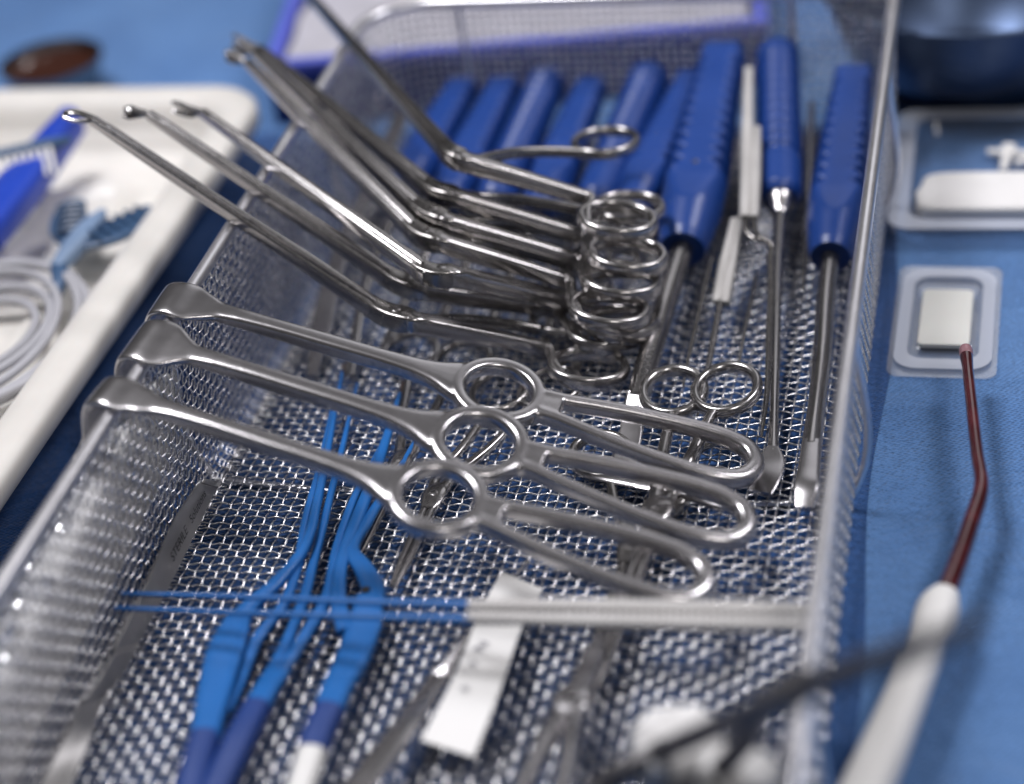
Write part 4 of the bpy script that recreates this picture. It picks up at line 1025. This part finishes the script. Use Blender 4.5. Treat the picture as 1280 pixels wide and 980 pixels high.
# iodine dish behind the tray
dc = A(*W(66, 84, 14)); dc[2] = TZ
th = thing('iodine_dish', 'shallow steel dish of dark brown fluid behind the cream tray', 'dish', dc)
V, F = lathe([(0, 0.3), (16, 0.3), (20, 2), (25, 12), (27, 21), (28.2, 21.6), (28.2, 22.4), (26.4, 22.4), (24, 13), (18, 3.5), (0, 2.5)], 48, dc); part('dish_body', (V, F), M['dark_steel'], th)
V, F = lathe([(0, 17.5), (25.0, 17.5)], 48, dc); single('brown_fluid', (V, F), M['amber'], 'dark brown iodine fluid filling the steel dish', 'fluid')

# blue-edged box with white paper behind the basket
p0 = A(*W(338, 78, 30)); p1 = A(*W(952, 24, 30)); ax = unit(A(p1[0] - p0[0], p1[1] - p0[1], 0)); ay = np.cross(Z1, ax); Lb = np.dot(p1 - p0, ax)
bb = thing('blue_box', 'violet-blue open box lined with white paper behind the basket', 'box', A(*(p0 + ax * Lb / 2 + ay * 60)) * A(1, 1, 0) + A(0, 0, TZ))
o0 = A(p0[0], p0[1], TZ)
def wallbox(a, b, w, h):
    d = b - a; c_ = (a + b) / 2 + Z1 * h / 2; return rbox(c_, (np.linalg.norm(d) / 2, w / 2, h / 2), np.array([unit(d), np.cross(Z1, unit(d)), Z1]), 1.0)
Hb = 34.0; D = 170.0
cs = (o0, o0 + ax * Lb, o0 + ax * Lb + ay * D, o0 + ay * D)
for k in range(4):
    a_, b_ = cs[k], cs[(k + 1) % 4]; d_ = unit(b_ - a_)
    w_ = part('side', wallbox(a_ + d_ * 2.6, b_ + d_ * 2.4, 5, Hb - 7), M['shaded_side'], bb)
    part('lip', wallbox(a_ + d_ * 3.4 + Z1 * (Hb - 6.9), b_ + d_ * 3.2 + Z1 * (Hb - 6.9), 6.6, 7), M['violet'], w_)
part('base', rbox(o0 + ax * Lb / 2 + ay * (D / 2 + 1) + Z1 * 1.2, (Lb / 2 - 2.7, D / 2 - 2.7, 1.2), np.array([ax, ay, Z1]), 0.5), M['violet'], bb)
V = []; F = []; nx, ny = 40, 24
for j in range(ny):
    for i in range(nx):
        V.append(o0 + ax * (5 + (Lb - 10) * i / (nx - 1)) + ay * (6 + (D - 8) * j / (ny - 1)) + Z1 * (27 + 2.0 * math.sin(i * 0.7 + j * 0.3) + 1.6 * math.sin(j * 0.9 - i * 0.2)))
F = [(j * nx + i, j * nx + i + 1, (j + 1) * nx + i + 1, (j + 1) * nx + i) for j in range(ny - 1) for i in range(nx - 1)]
single('white_paper', (np.array(V), F), M['paper'], 'crumpled white paper lining the blue box behind the basket', 'paper', ang=0)

# ------------------------------------------------------------------ gauze pack in clear wrap outside the left wall
gp = thing('wrapped_dressing', 'white dressing pack in crumpled clear wrap outside the left basket wall', 'dressing', (-126, -170, TZ))
def leaning(g, x0, k):
    V = np.array(g[0]); V[:, 0] = V[:, 0] - np.clip(V[:, 2] - 4, 0, None) * k; V[:, 2] += np.clip((V[:, 1] + 270) / 205, 0, 1) * 20; return V, g[1]
def slab(cx, cy, cz, hx, hy, hz, seed, amp, n=46, m=30):
    return lump((cx, cy, cz), (hx, hy, hz), seed, 30, amp, 0.0, 0.45)
part('dressing', leaning(slab(-118, -168, 13, 6.5, 104, 13, 21, 0.14), -118, 0.20), M['gauze'], gp, ang=0)
rr = np.random.default_rng(8); V = []; F = []; nx, ny = 36, 90
hn = rr.normal(0, 1, (ny, nx))
for _ in range(5): hn = (hn + np.roll(hn, 1, 0) + np.roll(hn, -1, 0) + np.roll(hn, 1, 1) + np.roll(hn, -1, 1)) / 5
hn = hn / hn.std()
for j in range(ny):
    for i in range(nx):
        u = i / (nx - 1); v = j / (ny - 1); a = math.pi * (u * 1.1 - 0.05)
        V.append((-127 + 13.5 * math.cos(a) * (1 - 0.25 * max(math.sin(a), 0)) + 1.5 * hn[j, i], -285 + 225 * v, 2 + 48 * max(math.sin(a), 0) ** 0.6 * (0.86 + 0.14 * math.sin(v * 9)) + 2.6 * hn[j, i]))
F = [(j * nx + i, j * nx + i + 1, (j + 1) * nx + i + 1, (j + 1) * nx + i) for j in range(ny - 1) for i in range(nx - 1)]
part('clear_wrap', (np.array(V), F), M['wrap'], gp, ang=12)
